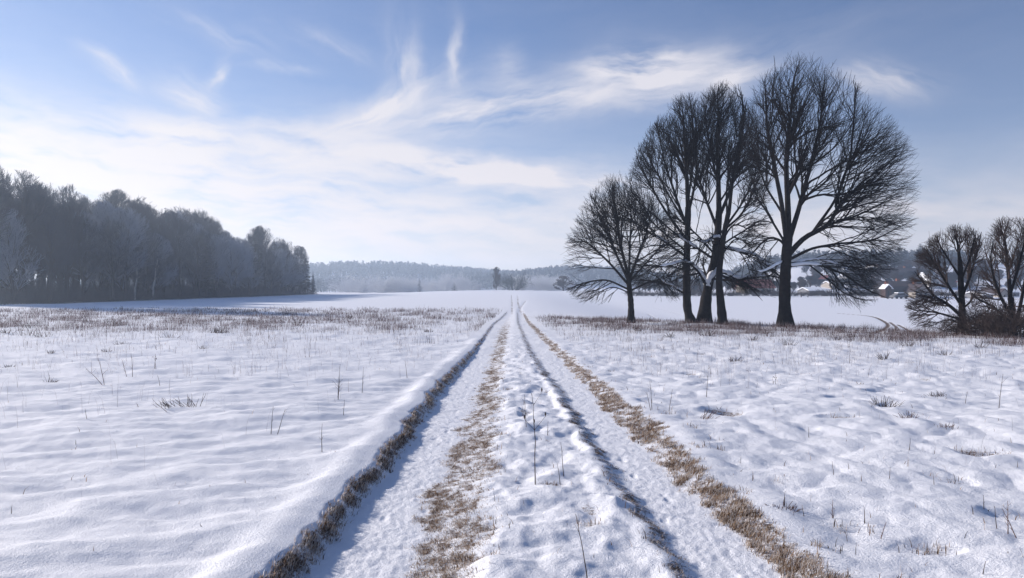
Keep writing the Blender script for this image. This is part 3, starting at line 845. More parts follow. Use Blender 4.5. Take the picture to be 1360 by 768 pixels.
def proto_conifer(seed, h, w, bare, mat, whorls=26, ragged=.25):
    whorls = int(whorls * 1.7)
    rng = np.random.default_rng(seed)
    k = 12; t = np.linspace(0, 1, k); P = np.zeros((k, 3)); P[:, 2] = t * h - .3 * (1 - t)
    rad = (h * .013 + .02) * (1 - t) + .02
    v, q = tubes(P[None], rad[None], 8)
    tb = Buf(); tb.add(v, q)
    starts = []; dirs = []; Ls = []
    for i in range(whorls):
        f = bare + (1 - bare) * (i + rng.uniform(-.4, .4)) / whorls
        f = min(max(f, bare), .985)
        prof = (1 - f) ** .85 * w / 2 / (1 - bare) ** .5 + .12
        for j in range(rng.integers(5, 9)):
            a = rng.uniform(0, 2 * np.pi); L = max(.15, prof * rng.uniform(1 - ragged * 2, 1.15))
            starts.append((0, 0, f * h)); dirs.append((np.cos(a), np.sin(a), .35 * f - .18)); Ls.append(L)
    B, Rb = sweep(np.array(starts), np.array(dirs), np.array(Ls), np.full(len(Ls), .035), np.full(len(Ls), .01), 5, rng, .05, None, 0, -.03)
    v, q = tubes(B, Rb, 3); tb.add(v, q)
    # sprays of needles: slim triangles along every branch
    p, d, r, tt, bi = spawn(B, Rb, 20, rng, .05, 1.0, .3, 1.2)
    n = len(p)
    ln = rng.uniform(.25, .6, n) * (h / 15) * (1.1 - .4 * tt) * np.clip(np.array(Ls)[bi] / 1.4, .3, 1)
    side = norm(np.cross(d, rng.normal(0, 1, (n, 3))))
    d[:, 2] -= .25; d = norm(d)
    wd = (.06 + .05 * rng.random(n)) * h / 15
    V = np.stack([p - side * wd[:, None], p + side * wd[:, None], p + d * ln[:, None]], 1).reshape(-1, 3)
    cb = Buf(); cb.add(V, t=np.arange(3 * n).reshape(-1, 3))
    return tb.mesh('trunk', M['wood_bark']), cb.mesh('crown', mat, False)

def put(pair, name, x, y, s, rz, label, cat, group, sz=None, sink=.1):
    root = thing(name, (x, y, float(terrain(x, y)) - sink), label, cat, group)
    root.rotation_euler.z = rz; root.scale = (s, s, s if sz is None else sz)
    link('trunk', pair[0], root); link('crown', pair[1], root)
    return root

OAK = [proto_tree(200 + i, 19, w, c, M['wood_twig'], M['wood_bark'], (22, 8, 5, 4), tw=.017) for i, (w, c) in enumerate(((10, .16), (8.5, .24), (11, .13), (7.5, .3), (9, .1)))]
FROST = [proto_tree(210 + i, 15, w, .06, M['frost_twig'], M['wood_bark'], (22, 8, 5, 4), tw=.018) for i, w in enumerate((9, 10))]
PINE = [proto_conifer(220, 20, 6.5, .45, M['needle'], 16, .4), proto_conifer(221, 18, 6, .12, M['needle'], 28), proto_conifer(222, 20, 7, .2, M['needle'], 24, .35)]
BIRCH = [proto_tree(230, 16, 5, .45, M['wood_twig'], M['birch'], (10, 6, 5, 4), tw=.02, lean=1.5)]

rg = random.Random(5)
GF = 'trees of the wood on the left'
LAB = {'oak': 'bare broadleaf tree standing in the dark wood on the left',
       'frost': 'pale frosted leafless tree standing in the wood on the left',
       'pine': 'dark conifer standing among bare trees in the wood on the left'}
forest_n = 0
def outline(y):
    return np.interp(y, [95, 106, 118, 130, 150, 170, 195, 215, 230, 245, 258], [25.5, 24, 22, 21, 22, 22.5, 22, 21, 20, 18.5, 16])
for row, x0 in enumerate((-73, -78.5, -85, -92.5, -101, -111, -123)):
    y = 98 + row * 1.5
    while y < 258 - row * 1.0:
        x = x0 + rg.uniform(-1.8, 1.8); yy = y + rg.uniform(-1.6, 1.6)
        pxx = CX + F * x / yy
        y += 5.0 if row < 2 else 6.4
        if pxx < -70: continue
        h = outline(yy) * rg.choice((rg.uniform(.86, .98), rg.uniform(.96, 1.09)))
        if row == 0: h *= rg.uniform(.62, .98)
        k = rg.random()
        fr = .62 if (row < 2 and 172 < yy < 250) else .24 if row < 3 else .10
        if k < fr: kind, pr, hh, nm = 'frost', rg.choice(FROST), 15, 'frosted_tree'; h *= .86
        elif k < fr + .10: kind, pr, hh, nm = 'pine', rg.choice(PINE), 19, 'conifer'; h *= .9
        else: kind, pr, hh, nm = 'oak', rg.choice(OAK), 19, 'forest_tree'
        s = h / hh
        put(pr, nm, x, yy, s * rg.uniform(.95, 1.25), rg.uniform(0, 6.28), LAB[kind], 'tree', GF + (', frosted' if kind == 'frost' else ', conifers' if kind == 'pine' else ''), s)
        forest_n += 1
print('forest', forest_n)
for i in range(16):
    yy = 232 + i * 1.75; x = -72.5 - (i * 3.7) % 9
    kind = ('frost', 'oak', 'frost', 'pine')[i % 4]
    h = float(outline(yy)) * rg.uniform(.74, .95)
    pr, hh = {'frost': (FROST[i % 2], 15), 'oak': (OAK[i % 3 * 2], 19), 'pine': (PINE[1], 18)}[kind]
    put(pr, {'frost': 'frosted_tree', 'oak': 'forest_tree', 'pine': 'conifer'}[kind], x, yy, h / hh * 1.3, i * 2.2, LAB[kind], 'tree',
        GF + {'frost': ', frosted', 'oak': '', 'pine': ', conifers'}[kind], h / hh)
# the ones that stand out
put(PINE[1], 'conifer', -71.5, 256, .86, .3, 'dark conifer at the far right tip of the wood, standing a little apart', 'tree', None, .88)
put(PINE[2], 'conifer', -72.5, 247, .75, 2.3, 'conifer second from the right tip of the wood', 'tree', None, .82)
put(PINE[1], 'conifer', -70.5, 262, .40, 1.2, 'smallest young conifer beside the right tip of the wood', 'tree', None, .45)
for i, (px, d, lab) in enumerate(((179, 141, 'left one of two pale birches at the edge of the wood'),
                                  (203, 147, 'right one of two pale birches at the edge of the wood'))):
    put(BIRCH[0], 'birch_tree', (px - CX) / F * d, d, .62, i * .4, lab, 'tree', 'pale birches at the edge of the wood')

# undergrowth inside and along the edge of the wood: nobody could count it
def undergrowth():
    rng = np.random.default_rng(31)
    n = 3400
    y = 94 + 174 * rng.random(n) ** 1.3; x = -70.5 - np.abs(rng.normal(0, 1, n)) * 22
    z = terrain(x, y)
    st = 7
    P = np.repeat(np.stack([x, y, z], -1), st, 0)
    dr = rng.normal(0, .45, (n * st, 3)); dr[:, 2] = rng.uniform(.5, 1.2, n * st)
    P[:, :2] += rng.normal(0, .5, (n * st, 2))
    hh = np.repeat(rng.uniform(.5, 5.2, n) * np.clip(.35 + np.abs(x + 70) / 8, 0, 1), st) * rng.uniform(.6, 1.1, n * st)
    A, B = sweep(P, dr, hh, np.full(n * st, .03), np.full(n * st, .015), 3, rng, .2)
    v, q = tubes(A, B, 3)
    b = Buf(); b.add(v, q)
    p, d, r, t, _ = spawn(A, B, 4, rng, .2, 1, .4, 1.2)
    A2, B2 = sweep(p, d, rng.uniform(.2, .7, len(p)), np.full(len(p), .016), np.full(len(p), .01), 2, rng, .2)
    v, q = tubes(A2, B2, 3); b.add(v, q)
    link('undergrowth', b.mesh('undergrowth', M['wood_twig']), label='dark tangled undergrowth along the foot of the wood on the left', cat='undergrowth', kind='stuff')
undergrowth()

# ------------------------------------------------------------------ far wooded hills
def far_wood(name, label, boxes, seed):
    rng = np.random.default_rng(seed)
    xs = []; ys = []; hs = []
    for x0, x1, y0, y1, n, h0, h1, cond in boxes:
        x = rng.uniform(x0, x1, n); y = rng.uniform(y0, y1, n)
        k = cond(x, y)
        xs.append(x[k]); ys.append(y[k]); hs.append(rng.uniform(h0, h1, k.sum()))
    x = np.concatenate(xs); y = np.concatenate(ys); h = np.concatenate(hs)
    n = len(x); per = 46
    z = terrain(x, y)
    con = rng.random(n) < .6
    f = rng.random((n, per)) ** .8
    wide = np.where(con[:, None], (1 - f) * .20 + .02, .26 * np.sqrt(np.clip(1 - (2 * f - .95) ** 2, .02, 1)))
    a = rng.uniform(0, 2 * np.pi, (n, per)); rr = np.sqrt(rng.random((n, per))) * wide * h[:, None]
    c = np.stack([x[:, None] + np.cos(a) * rr, y[:, None] + np.sin(a) * rr, z[:, None] + (.1 + .9 * f) * h[:, None]], -1).reshape(-1, 3)
    m = n * per
    d = rng.normal(0, 1, (m, 3)); d[:, 2] += np.where(np.repeat(con, per), -.4, .8); d = norm(d)
    s = norm(np.cross(d, rng.normal(0, 1, (m, 3))))
    sz = np.repeat(h, per) * rng.uniform(.06, .13, m)
    V = np.stack([c - s * sz[:, None] * .55, c + s * sz[:, None] * .55, c + d * sz[:, None] * 1.5], 1).reshape(-1, 3)
    b = Buf(); tt = np.repeat(np.clip(rng.normal(.4, .25, n), 0, 1), per * 3)
    b.add(V, t=np.arange(3 * m).reshape(-1, 3), a=tt)
    # trunks
    P = np.stack([np.stack([x, y, z - .3], -1), np.stack([x, y, z + h * .5], -1), np.stack([x, y, z + h * .97], -1)], 1)
    v, q = tubes(P, np.stack([h * .014, h * .010, h * .004], -1), 3); b.add(v, q, a=np.zeros(len(v)))
    link(name, b.mesh(name, M['far_wood'], False), label=label, cat='woodland', kind='stuff')
far_wood('far_woodland', 'hazy wood covering the distant hills beyond the white field',
         [(-480, -95, 560, 790, 1300, 6, 11, lambda x, y: (x / y < -.20)), (-480, 60, 780, 1010, 3000, 8, 13, lambda x, y: (x / y < .1)),
          (-60, 210, 640, 800, 1700, 8, 12, lambda x, y: (x / y > -.07) & (x / y < .26)),
          (-260, 160, 1000, 1100, 900, 8, 12, lambda x, y: x / y < .2)], 41)
far_wood('village_woodland', 'dark hazy wood on the slope above the village',
         [(110, 330, 385, 520, 1300, 5, 9, lambda x, y: (x / y > .26) & (x / y < .62)),
          (120, 420, 520, 640, 500, 4, 7, lambda x, y: (x / y > .2) & (x / y < .72))], 42)

# single trees and bushes on the far edge of the white field
MID = [(484, 389, 374, 22, 'frost', 'leftmost pale frosted bush on the far edge of the white field'),
       (507, 388, 366, 26, 'frost', 'broad pale frosted tree on the far edge of the white field'),
       (526, 388, 367, 20, 'frost', 'pale frosted tree just right of the broad frosted one'),
       (545, 388, 371, 18, 'frost', 'pale frosted tree left of the small dark conifer'),
       (557, 388, 369, 9, 'spruce', 'small dark conifer between pale frosted trees far off'),
       (573, 387, 373, 18, 'frost', 'pale frosted tree right of the small dark conifer'),
       (592, 387, 364, 13, 'frost', 'slim pale tree below the dip between the far hills'),
       (603, 387, 375, 10, 'spruce', 'low dark conifer below the dip between the far hills'),
       (612, 386, 365, 16, 'frost', 'tall frosted tree right of the dip between the far hills'),
       (628, 386, 374, 20, 'frost', 'low frosted bush left of the brownish poplar'),
       (659, 386, 354, 12, 'oak', 'narrow tall brownish poplar left of the round dark tree'),
       (682, 386, 364, 22, 'round', 'round dark evergreen right of the narrow poplar'),
       (712, 386, 367, 20, 'frost', 'round frosted tree right of the round dark evergreen'),
       (732, 386, 370, 22, 'frost', 'rightmost frosted tree on the far edge, left of the crest trees'),
       (748, 386, 366, 22, 'oak', 'bare tree far off, seen through the smallest tree on the crest')]
MOAK = proto_tree(245, 8, 5, .01, M['hedge_twig'], M['wood_bark'], (18, 6, 5, 5), tw=.032)
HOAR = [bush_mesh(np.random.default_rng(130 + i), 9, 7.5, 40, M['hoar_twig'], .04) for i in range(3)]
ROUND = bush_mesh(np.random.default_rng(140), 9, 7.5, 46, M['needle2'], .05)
MSPR = proto_conifer(246, 8, 5, .02, M['needle2'], 18)
for i, (px, by, ty, wpx, kind, lab) in enumerate(MID):
    d = 318 + (i * 7) % 19
    x = (px - CX) / F * d; z = float(terrain(x, d))
    h = CAM + (HY - ty) / F * d - z; w = wpx / F * d
    if kind in ('frost', 'round'):
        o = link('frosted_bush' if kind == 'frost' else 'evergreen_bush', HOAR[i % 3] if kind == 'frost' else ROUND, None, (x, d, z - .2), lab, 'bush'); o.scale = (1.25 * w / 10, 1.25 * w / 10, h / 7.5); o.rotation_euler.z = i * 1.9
        continue
    pr, pw = {'oak': (MOAK, 5), 'spruce': (MSPR, 5)}[kind]
    put(pr, 'field_tree', x, d, 1.35 * w / pw, i * 1.3, lab, 'tree', None, h / 8)

rg = random.Random(4)
for i in range(34):
    px = rg.uniform(455, 765); d = rg.uniform(338, 480); x = (px - CX) / F * d
    h = rg.uniform(4, 8.5) * d / 380
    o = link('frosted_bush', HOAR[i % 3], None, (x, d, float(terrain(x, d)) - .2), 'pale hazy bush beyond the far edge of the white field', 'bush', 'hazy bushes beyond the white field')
    q = h / 7.5 * rg.uniform(.9, 1.4); o.scale = (q, q, h / 7.5); o.rotation_euler.z = i * 1.7

# ------------------------------------------------------------------ village on the right
def colour(name, c, var=.12): return simple_mat(name, c, .9, .1, var, 1.5)
WALL = {'white': colour('white_render', (.48, .47, .46)), 'cream': colour('cream_render', (.30, .27, .24)), 'brown': colour('brown_boards', (.06, .036, .03)),
        'rust': colour('rust_render', (.28, .12, .07)), 'grey': colour('grey_render', (.16, .16, .17)), 'dark': colour('dark_boards', (.045, .043, .048)),
        'red': colour('red_brown_tiles', (.30, .08, .06))}
M['pane'] = simple_mat('window_glass', (.02, .025, .03), .15, .5)
M['rooftile'] = colour('dark_roof_tiles', (.06, .045, .045))
M['brick'] = colour('brick', (.22, .09, .06))

def house(px, by, wpx, wall_px, roof_px, wall, roof, label, name='house', gable=False, length=9.0, rz=0.0, d=None, wins=3, snow_t=.18, chimney=True):
    if d is None: x, d = px_to_plane(px, by)
    else: x = (px - CX) / F * d
    k = d / F
    w, hw, hr = wpx * k, wall_px * k, roof_px * k
    z = float(terrain(x, d + length * .3)) - .2
    z = min(z, float(terrain(x, d)))
    root = thing(name, (x, d + length / 2, z), label, name.split('_')[-1], 'village houses beyond the valley')
    root.rotation_euler.z = rz
    hx, hy = w / 2, length / 2
    b = Buf(); e = hw + .3
    if gable:
        v = [(-hx, -hy, -1), (hx, -hy, -1), (hx, hy, -1), (-hx, hy, -1), (-hx, -hy, e), (hx, -hy, e), (hx, hy, e), (-hx, hy, e), (0, -hy, e + hr), (0, hy, e + hr)]
        b.add(v, [(0, 1, 5, 4), (1, 2, 6, 5), (2, 3, 7, 6), (3, 0, 4, 7)], [(4, 5, 8), (6, 7, 9)])
    else:
        v = [(-hx, -hy, -1), (hx, -hy, -1), (hx, hy, -1), (-hx, hy, -1), (-hx, -hy, e), (hx, -hy, e), (hx, hy, e), (-hx, hy, e), (-hx, 0, e + hr), (hx, 0, e + hr)]
        b.add(v, [(0, 1, 5, 4), (1, 2, 6, 5), (2, 3, 7, 6), (3, 0, 4, 7)], [(5, 6, 9), (7, 4, 8)])
    link('wall', b.mesh('wall', wall, False), root)
    # roof: two thick slabs with an overhang
    r = Buf(); o = .35
    def slab(p0, p1, p2, p3, t):
        v = [p0, p1, p2, p3] + [(a, b_, c + t) for a, b_, c in (p0, p1, p2, p3)]
        return v, [(3, 2, 1, 0), (4, 5, 6, 7), (0, 1, 5, 4), (1, 2, 6, 5), (2, 3, 7, 6), (3, 0, 4, 7)]
    sl = hr / (hx if gable else hy)
    if gable:
        A = ((-hx - o, -hy - o, e - o * sl + .02), (0, -hy - o, e + hr + .02), (0, hy + o, e + hr + .02), (-hx - o, hy + o, e - o * sl + .02))
        Bq = ((0, -hy - o, e + hr + .02), (hx + o, -hy - o, e - o * sl + .02), (hx + o, hy + o, e - o * sl + .02), (0, hy + o, e + hr + .02))
    else:
        A = ((-hx - o, -hy - o, e - o * sl + .02), (hx + o, -hy - o, e - o * sl + .02), (hx + o, 0, e + hr + .02), (-hx - o, 0, e + hr + .02))
        Bq = ((-hx - o, 0, e + hr + .02), (hx + o, 0, e + hr + .02), (hx + o, hy + o, e - o * sl + .02), (-hx - o, hy + o, e - o * sl + .02))
    for q4 in (A, Bq):
        v, q = slab(*q4, snow_t); r.add(v, q)
    rf = link('roof', r.mesh('roof', roof, False), root)
    if chimney:
        c = Buf(); cx = hx * .35
        c.box(cx - .35, cx + .35, hy * .2 - .35, hy * .2 + .35, e + hr * .3, e + hr + .9)
        link('chimney', c.mesh('chimney', M['brick'], False), rf)
    for i in range(wins):
        wx = -hx + w * (i + 1) / (wins + 1); ww = min(.55, w * .08); wh = min(.7, hw * .25); zc = hw * .55
        f = Buf(); f.box(wx - ww, wx + ww, -hy - .05, -hy + .04, zc - wh, zc + wh)
        link('window', f.mesh('window', M['pane'], False), root)
    return root
S = M['snow']
house(1009, 391, 40, 8, 11, WALL['cream'], WALL['red'], 'long low barn with a red-brown roof, left of the tallest tree trunk', 'barn', wins=4, chimney=False, snow_t=.15)
house(1139, 376, 28, 5, 5, WALL['grey'], S, 'long grey house with a white snowy roof in mid slope', wins=4)
house(1161, 369, 9, 9, 6, WALL['rust'], S, 'narrow rust-orange gabled house on the upper slope', gable=True, wins=1)
house(1171, 363, 10, 4, 5, WALL['grey'], S, 'small gabled house with a white peaked roof, right of the rust-orange one', gable=True, wins=1)
house(1121, 362, 18, 3, 6, WALL['dark'], S, 'dark house with a slanting white roof high on the slope, below the wood', wins=2, rz=.5)
house(1186, 363, 7, 4, 4, WALL['white'], M['rooftile'], 'tiny white house under the left one of two tall conifers', gable=True, wins=1)
house(1203, 370, 44, 7, 6, WALL['dark'], M['rooftile'], 'long dark house on the upper slope under the two tall conifers', wins=5)
house(1180, 396, 8, 13, 4, WALL['brown'], S, 'narrow red-brown hut at the edge of the valley field', 'hut', gable=True, wins=1, length=2.6)
house(1200, 395, 34, 13, 7, WALL['dark'], M['rooftile'], 'big dark farmhouse at the valley field beside the narrow hut', wins=4)
house(1226, 396, 20, 9, 8, WALL['cream'], M['rooftile'], 'pale gabled house left of the small single-trunk tree, at field level', gable=True, wins=2)
house(1243, 384, 15, 12, 9, WALL['white'], S, 'bright white gabled house standing above the field-level pale house', gable=True, wins=2)
house(1260, 382, 22, 6, 6, WALL['brown'], WALL['red'], 'brown red-roofed house behind the crown of the small single-trunk tree', wins=2)
house(1085, 392, 20, 5, 4, WALL['grey'], S, 'low grey shed right of the tallest tree trunk', 'shed', wins=2, chimney=False)
house(1113, 384, 16, 5, 4, WALL['cream'], S, 'small cream house below the house with the slanting white roof', wins=2)
house(1096, 378, 18, 6, 5, WALL['dark'], WALL['red'], 'dark house with a red-brown roof above the low grey shed', wins=2)
house(1158, 384, 30, 7, 6, WALL['dark'], M['rooftile'], 'dark house below the long grey one in mid slope', wins=3)
house(1312, 397, 14, 4, 4, WALL['grey'], S, 'low grey shed between the two small trees by the right edge', 'shed', wins=1, chimney=False)
house(1334, 395, 10, 5, 5, WALL['cream'], M['rooftile'], 'cream gabled shed left of the many-stemmed tree', 'shed', gable=True, wins=1, chimney=False)
house(1348, 394, 12, 5, 5, WALL['grey'], S, 'grey shed with snowy roof behind the many-stemmed tree', 'shed', wins=1, chimney=False)
house(925, 389, 22, 5, 4, WALL['brown'], M['rooftile'], 'brown shed half hidden behind the crest trunks', 'shed', wins=2, chimney=False)

# two posts in the valley field
for px, lab in ((1064, 'left one of two dark posts at the far side of the valley field'), (1073, 'right one of two dark posts at the far side of the valley field')):
    x, d = px_to_plane(px, 395)
    b = Buf(); b.box(-.09, .09, -.09, .09, -.3, 1.25)
    b.add([(-.11, -.11, 1.25), (.11, -.11, 1.25), (.11, .11, 1.25), (-.11, .11, 1.25), (0, 0, 1.42)], [(3, 2, 1, 0)], [(0, 1, 4), (1, 2, 4), (2, 3, 4), (3, 0, 4)])
    link('fence_post', b.mesh('fence_post', M['post'], False), None, (x, d, float(terrain(x, d))), lab, 'post', 'posts in the valley field')

# a parked car by the hut
def car(px, py, label):
    x, d = px_to_plane(px, py); z = float(terrain(x, d))
    root = thing('parked_car', (x, d, z), label, 'car'); root.rotation_euler.z = .25
    prof = [(-2.1, .35), (-2.15, .75), (-1.5, .92), (-.75, 1.42), (.75, 1.45), (1.5, .98), (2.1, .85), (2.15, .4)]
    b = Buf(); n = len(prof)
    for s in (-.85, .85): b.add([(a, s * (.82 if c > 1.2 else 1), c) for a, c in prof])
    b.q = [np.array([(i, (i + 1) % n, n + (i + 1) % n, n + i) for i in range(n)])]
    b.t = [np.array([(0, i + 1, i) for i in range(1, n - 1)] + [(n, n + i, n + i + 1) for i in range(1, n - 1)])]
    link('body', b.mesh('body', WALL['grey'], False), root)
    for s in (-1, 1):
        g = Buf(); g.box(-.95, .95, s * .80 - .03, s * .80 + .03, .95, 1.3); link('window', g.mesh('window', M['pane'], False), root)
        for wx in (-1.35, 1.35):
            a = np.arange(14) / 14 * 2 * np.pi
            P = np.array([[[wx, s * .68, .32], [wx, s * .9, .32]]]); v, q = tubes(P, np.array([[.32, .32]]), 14)
            wv = Buf(); wv.add(v, q); wv.add([(wx, s * .9, .32)] + [(wx + .32 * math.cos(t), s * .9, .32 + .32 * math.sin(t)) for t in a], t=[(0, i + 1, (i + 1) % 14 + 1) for i in range(14)])
            link('wheel', wv.mesh('wheel', WALL['dark'], True), root)
    s_ = Buf(); s_.box(-.8, .8, -.66, .66, 1.43, 1.60); link('snow_cover', s_.mesh('snow_cover', M['snow'], False), root)
car(1194, 397, 'small parked car with snow on its roof, in front of the dark farmhouse')

# conifers and bare trees among the houses
VC = [(1195, 364, 325, 17, 'left one of two tall dark conifers above the village roofs'), (1222, 362, 323, 22, 'right and broader one of two tall dark conifers above the village roofs'),
      (1106, 368, 343, 11, 'slim conifer above the houses right of the tallest crest tree'), (1150, 366, 344, 12, 'conifer above the rust-orange house'),
      (1171, 362, 340, 12, 'conifer left of the two tall ones'), (1354, 372, 322, 22, 'dark conifer at the right edge behind the many-stemmed tree')]
for i, (px, by, ty, wpx, lab) in enumerate(VC):
    x, d = px_to_plane(px, by); d += 4; x = (px - CX) / F * d
    z = float(terrain(x, d)); h = CAM + (HY - ty) / F * d - z
    put(PINE[1 + i % 2], 'conifer', x, d, 1.5 * wpx / F * d / 6.2, i * 1.1, lab, 'tree', 'conifers above the village', h / (18 if i % 2 == 0 else 20))
VT = proto_tree(250, 8, 6.5, .12, M['hedge_twig'], M['wood_bark'], (18, 7, 5, 5), tw=.026)
VT2 = proto_tree(251, 8, 7.5, .05, M['wood_twig'], M['wood_bark'], (18, 7, 5, 5), tw=.026)
rg = random.Random(9); nvt = 0
for i in range(150):
    px = 850 + i * 3.5 + rg.uniform(-3, 3); by = rg.choice((391, 386, 380, 374, 368, 364) if px > 1070 else (391, 390, 388))
    if px > 1330 and rg.random() < .3: continue
    x, d = px_to_plane(px, by); d += 6; x = (px - CX) / F * d
    hh = rg.uniform(3.5, 7.5) if px > 1070 else rg.uniform(3, 5.5)
    put((VT, VT2)[i % 2], 'village_tree', x, d, hh / 8 * rg.uniform(.9, 1.2), rg.uniform(0, 6), 'dark leafless tree among the village houses', 'tree', 'leafless trees among the village houses', hh / 8); nvt += 1
VB = bush_mesh(np.random.default_rng(120), 2.5, 2.0, 26, M['hedge_twig'], .022)
for i in range(46):
    px = 846 + i * 11 + rg.uniform(-4, 4)
    x, d = px_to_plane(px, 393.5); d += 1; s = rg.uniform(.5, 1.1)
    x = (px - CX) / F * d
    o = link('hedge_bush', VB, None, (x, d, float(terrain(x, d)) - .05), 'dark leafless bush in the hedge along the far side of the valley field', 'bush', 'bushes along the far side of the valley field')
    o.scale = (s * 1.6, s * 1.2, s); o.rotation_euler.z = i * 2.1

# ------------------------------------------------------------------ grasses and weeds
def blades(name, x, y, h, w, lean, rng, mat, label, cat, tint, az=None, sink=.01, segs=2, zfn=ground):
    z = zfn(x, y)[0] - sink
    n = len(x)
    if az is None: az = rng.uniform(0, 2 * np.pi, n)
    dirv = np.stack([np.cos(az), np.sin(az), np.zeros(n)], -1)
    sa = az + np.pi / 2 + rng.normal(0, .5, n)
    side = np.stack([np.cos(sa), np.sin(sa), np.zeros(n)], -1) * w[:, None] * .5
    p0 = np.stack([x, y, z], -1)
    p1 = p0 + dirv * (h * lean * .28)[:, None]; p1[:, 2] += h * .55 * np.sqrt(np.clip(1 - .3 * lean ** 2, .2, 1))
    p2 = p0 + dirv * (h * lean)[:, None]; p2[:, 2] += h * np.sqrt(np.clip(1 - .75 * lean ** 2, .05, 1))
    V = np.stack([p0 - side, p0 + side, p1 - side * .75, p1 + side * .75, p2], 1).reshape(-1, 3)
    i = np.arange(n)[:, None] * 5
    b = Buf(); b.add(V, i + np.array([[0, 1, 3, 2]]), i + np.array([[2, 3, 4]]), np.repeat(tint, 5))
    me = b.mesh(name, mat, False)
    return link(name, me, label=label, cat=cat, kind='stuff')

def strip_points(rng, e0, e1, n, y0, y1, pw, over=(0, 0)):
    """points between two edges of the track, denser near the camera"""
    u = rng.random(n)
    y = (y0 ** (1 - pw) + u * (y1 ** (1 - pw) - y0 ** (1 - pw))) ** (1 / (1 - pw))
    a = edge(e0, y) - over[0]; b = edge(e1, y) + over[1]
    return a + (b - a) * rng.random(n), y

def tints(rng, n, dark=.4, frost=.2):
    k = rng.random(n)
    return np.where(k < dark, rng.uniform(0, .35, n), np.where(k > 1 - frost, rng.uniform(.84, 1, n), rng.uniform(.3, .8, n)))

rng = np.random.default_rng(77)
def keep_clumpy(x, y, s, seed, thr):
    k = noise(x * s, y * s, seed) + .6 * noise(x * s * 2.7, y * s * 2.7, seed + 1) > thr
    return k
def strip_grass(name, label, e0, e1, over, n, y1, pw, hr, wr, lr, dark, frost, az, seed, power=1.2, tuft=9):
    """small tufts wherever the bank is bare"""
    rng = np.random.default_rng(seed)
    x, y = strip_points(rng, e0, e1, n, 2.6, y1, pw, over)
    b_ = ground(x, y)[1]
    k = rng.random(n) < np.clip(b_, 0, 1) ** power
    x, y = x[k], y[k]; m = len(x)
    tone = rng.random(m); hs = rng.uniform(.6, 1.25, m)
    x = np.repeat(x, tuft); y = np.repeat(y, tuft); tone = np.repeat(tone, tuft); hs = np.repeat(hs, tuft); m = len(x)
    x = x + rng.normal(0, .014, m); y = y + rng.normal(0, .018, m)
    far = np.clip(y / 25, 0, 1)
    tn = tints(rng, m, dark, frost); tn = np.where(tone > 1 - frost * .8, rng.uniform(.8, 1, m), tn)
    blades(name, x, y, rng.uniform(*hr, m) * hs * (1 - .15 * far), rng.uniform(*wr, m) * (1 + 2.0 * far), rng.uniform(*lr, m), rng, M['dry'],
           label, 'grass', tn, rng.normal(az, 1.1, m))
    print(name, m)
strip_grass('bank_grass', 'dark frosted grass on the shaded bank left of the left rut', E_LT, E_LB, (.05, .04), 9500, 75, 1.5, (.022, .068), (.0022, .0045), (.2, .95), .42, .40, -.2, 71, 1.0)
strip_grass('centre_grass', 'frosted brown grass on the strip between the ruts', E_BL, E_BR, (.14, .25), 42000, 60, 1.5, (.012, .045), (.002, .004), (.5, 1.0), .22, .46, 2.6, 73, 1.8, 7)
strip_grass('rut_grass', 'dark matted grass along the left edge of the right rut', E_DL, E_DR, (.08, .10), 6000, 70, 1.5, (.010, .034), (.0025, .005), (.4, 1.0), .5, .34, 0, 75, 1.5, 6)
strip_grass('right_bank_grass', 'tawny frosted grass on the bank right of the right rut', E_RL, E_RR, (.12, .16), 22000, 70, 1.45, (.020, .072), (.0022, .0045), (.3, .95), .24, .40, 0, 79, 1.5, 8)

# sprigs poking through the snow wherever the ground shows
n = 260000
u = rng.random(n); yy = 2.8 * (34 / 2.8) ** u; xx = rng.uniform(-.75, .78, n) * yy
_, br_, tr_ = ground(xx, yy)
lt = edge(E_LT, yy); rr_ = edge(E_RR, yy)
inm = (xx > edge(E_BR, yy) + .1) & (xx < edge(E_DL, yy)); rt = xx > rr_ + .05
p = np.where((inm | rt), np.clip(br_ * .55, 0, .4) + .0035, .0012)
k = (rng.random(n) < p) & ((xx < lt - .25) | inm | rt)
x, y = xx[k], yy[k]; n = len(x)
blades('snow_sprigs', x, y, rng.uniform(.025, .10, n), rng.uniform(.003, .006, n) * (1 + y / 18), rng.uniform(.1, .8, n), rng, M['dry'],
       'short dry grass sprigs poking through the snow of the meadow', 'grass', tints(rng, n, .45, .2))
print('sprigs', n)

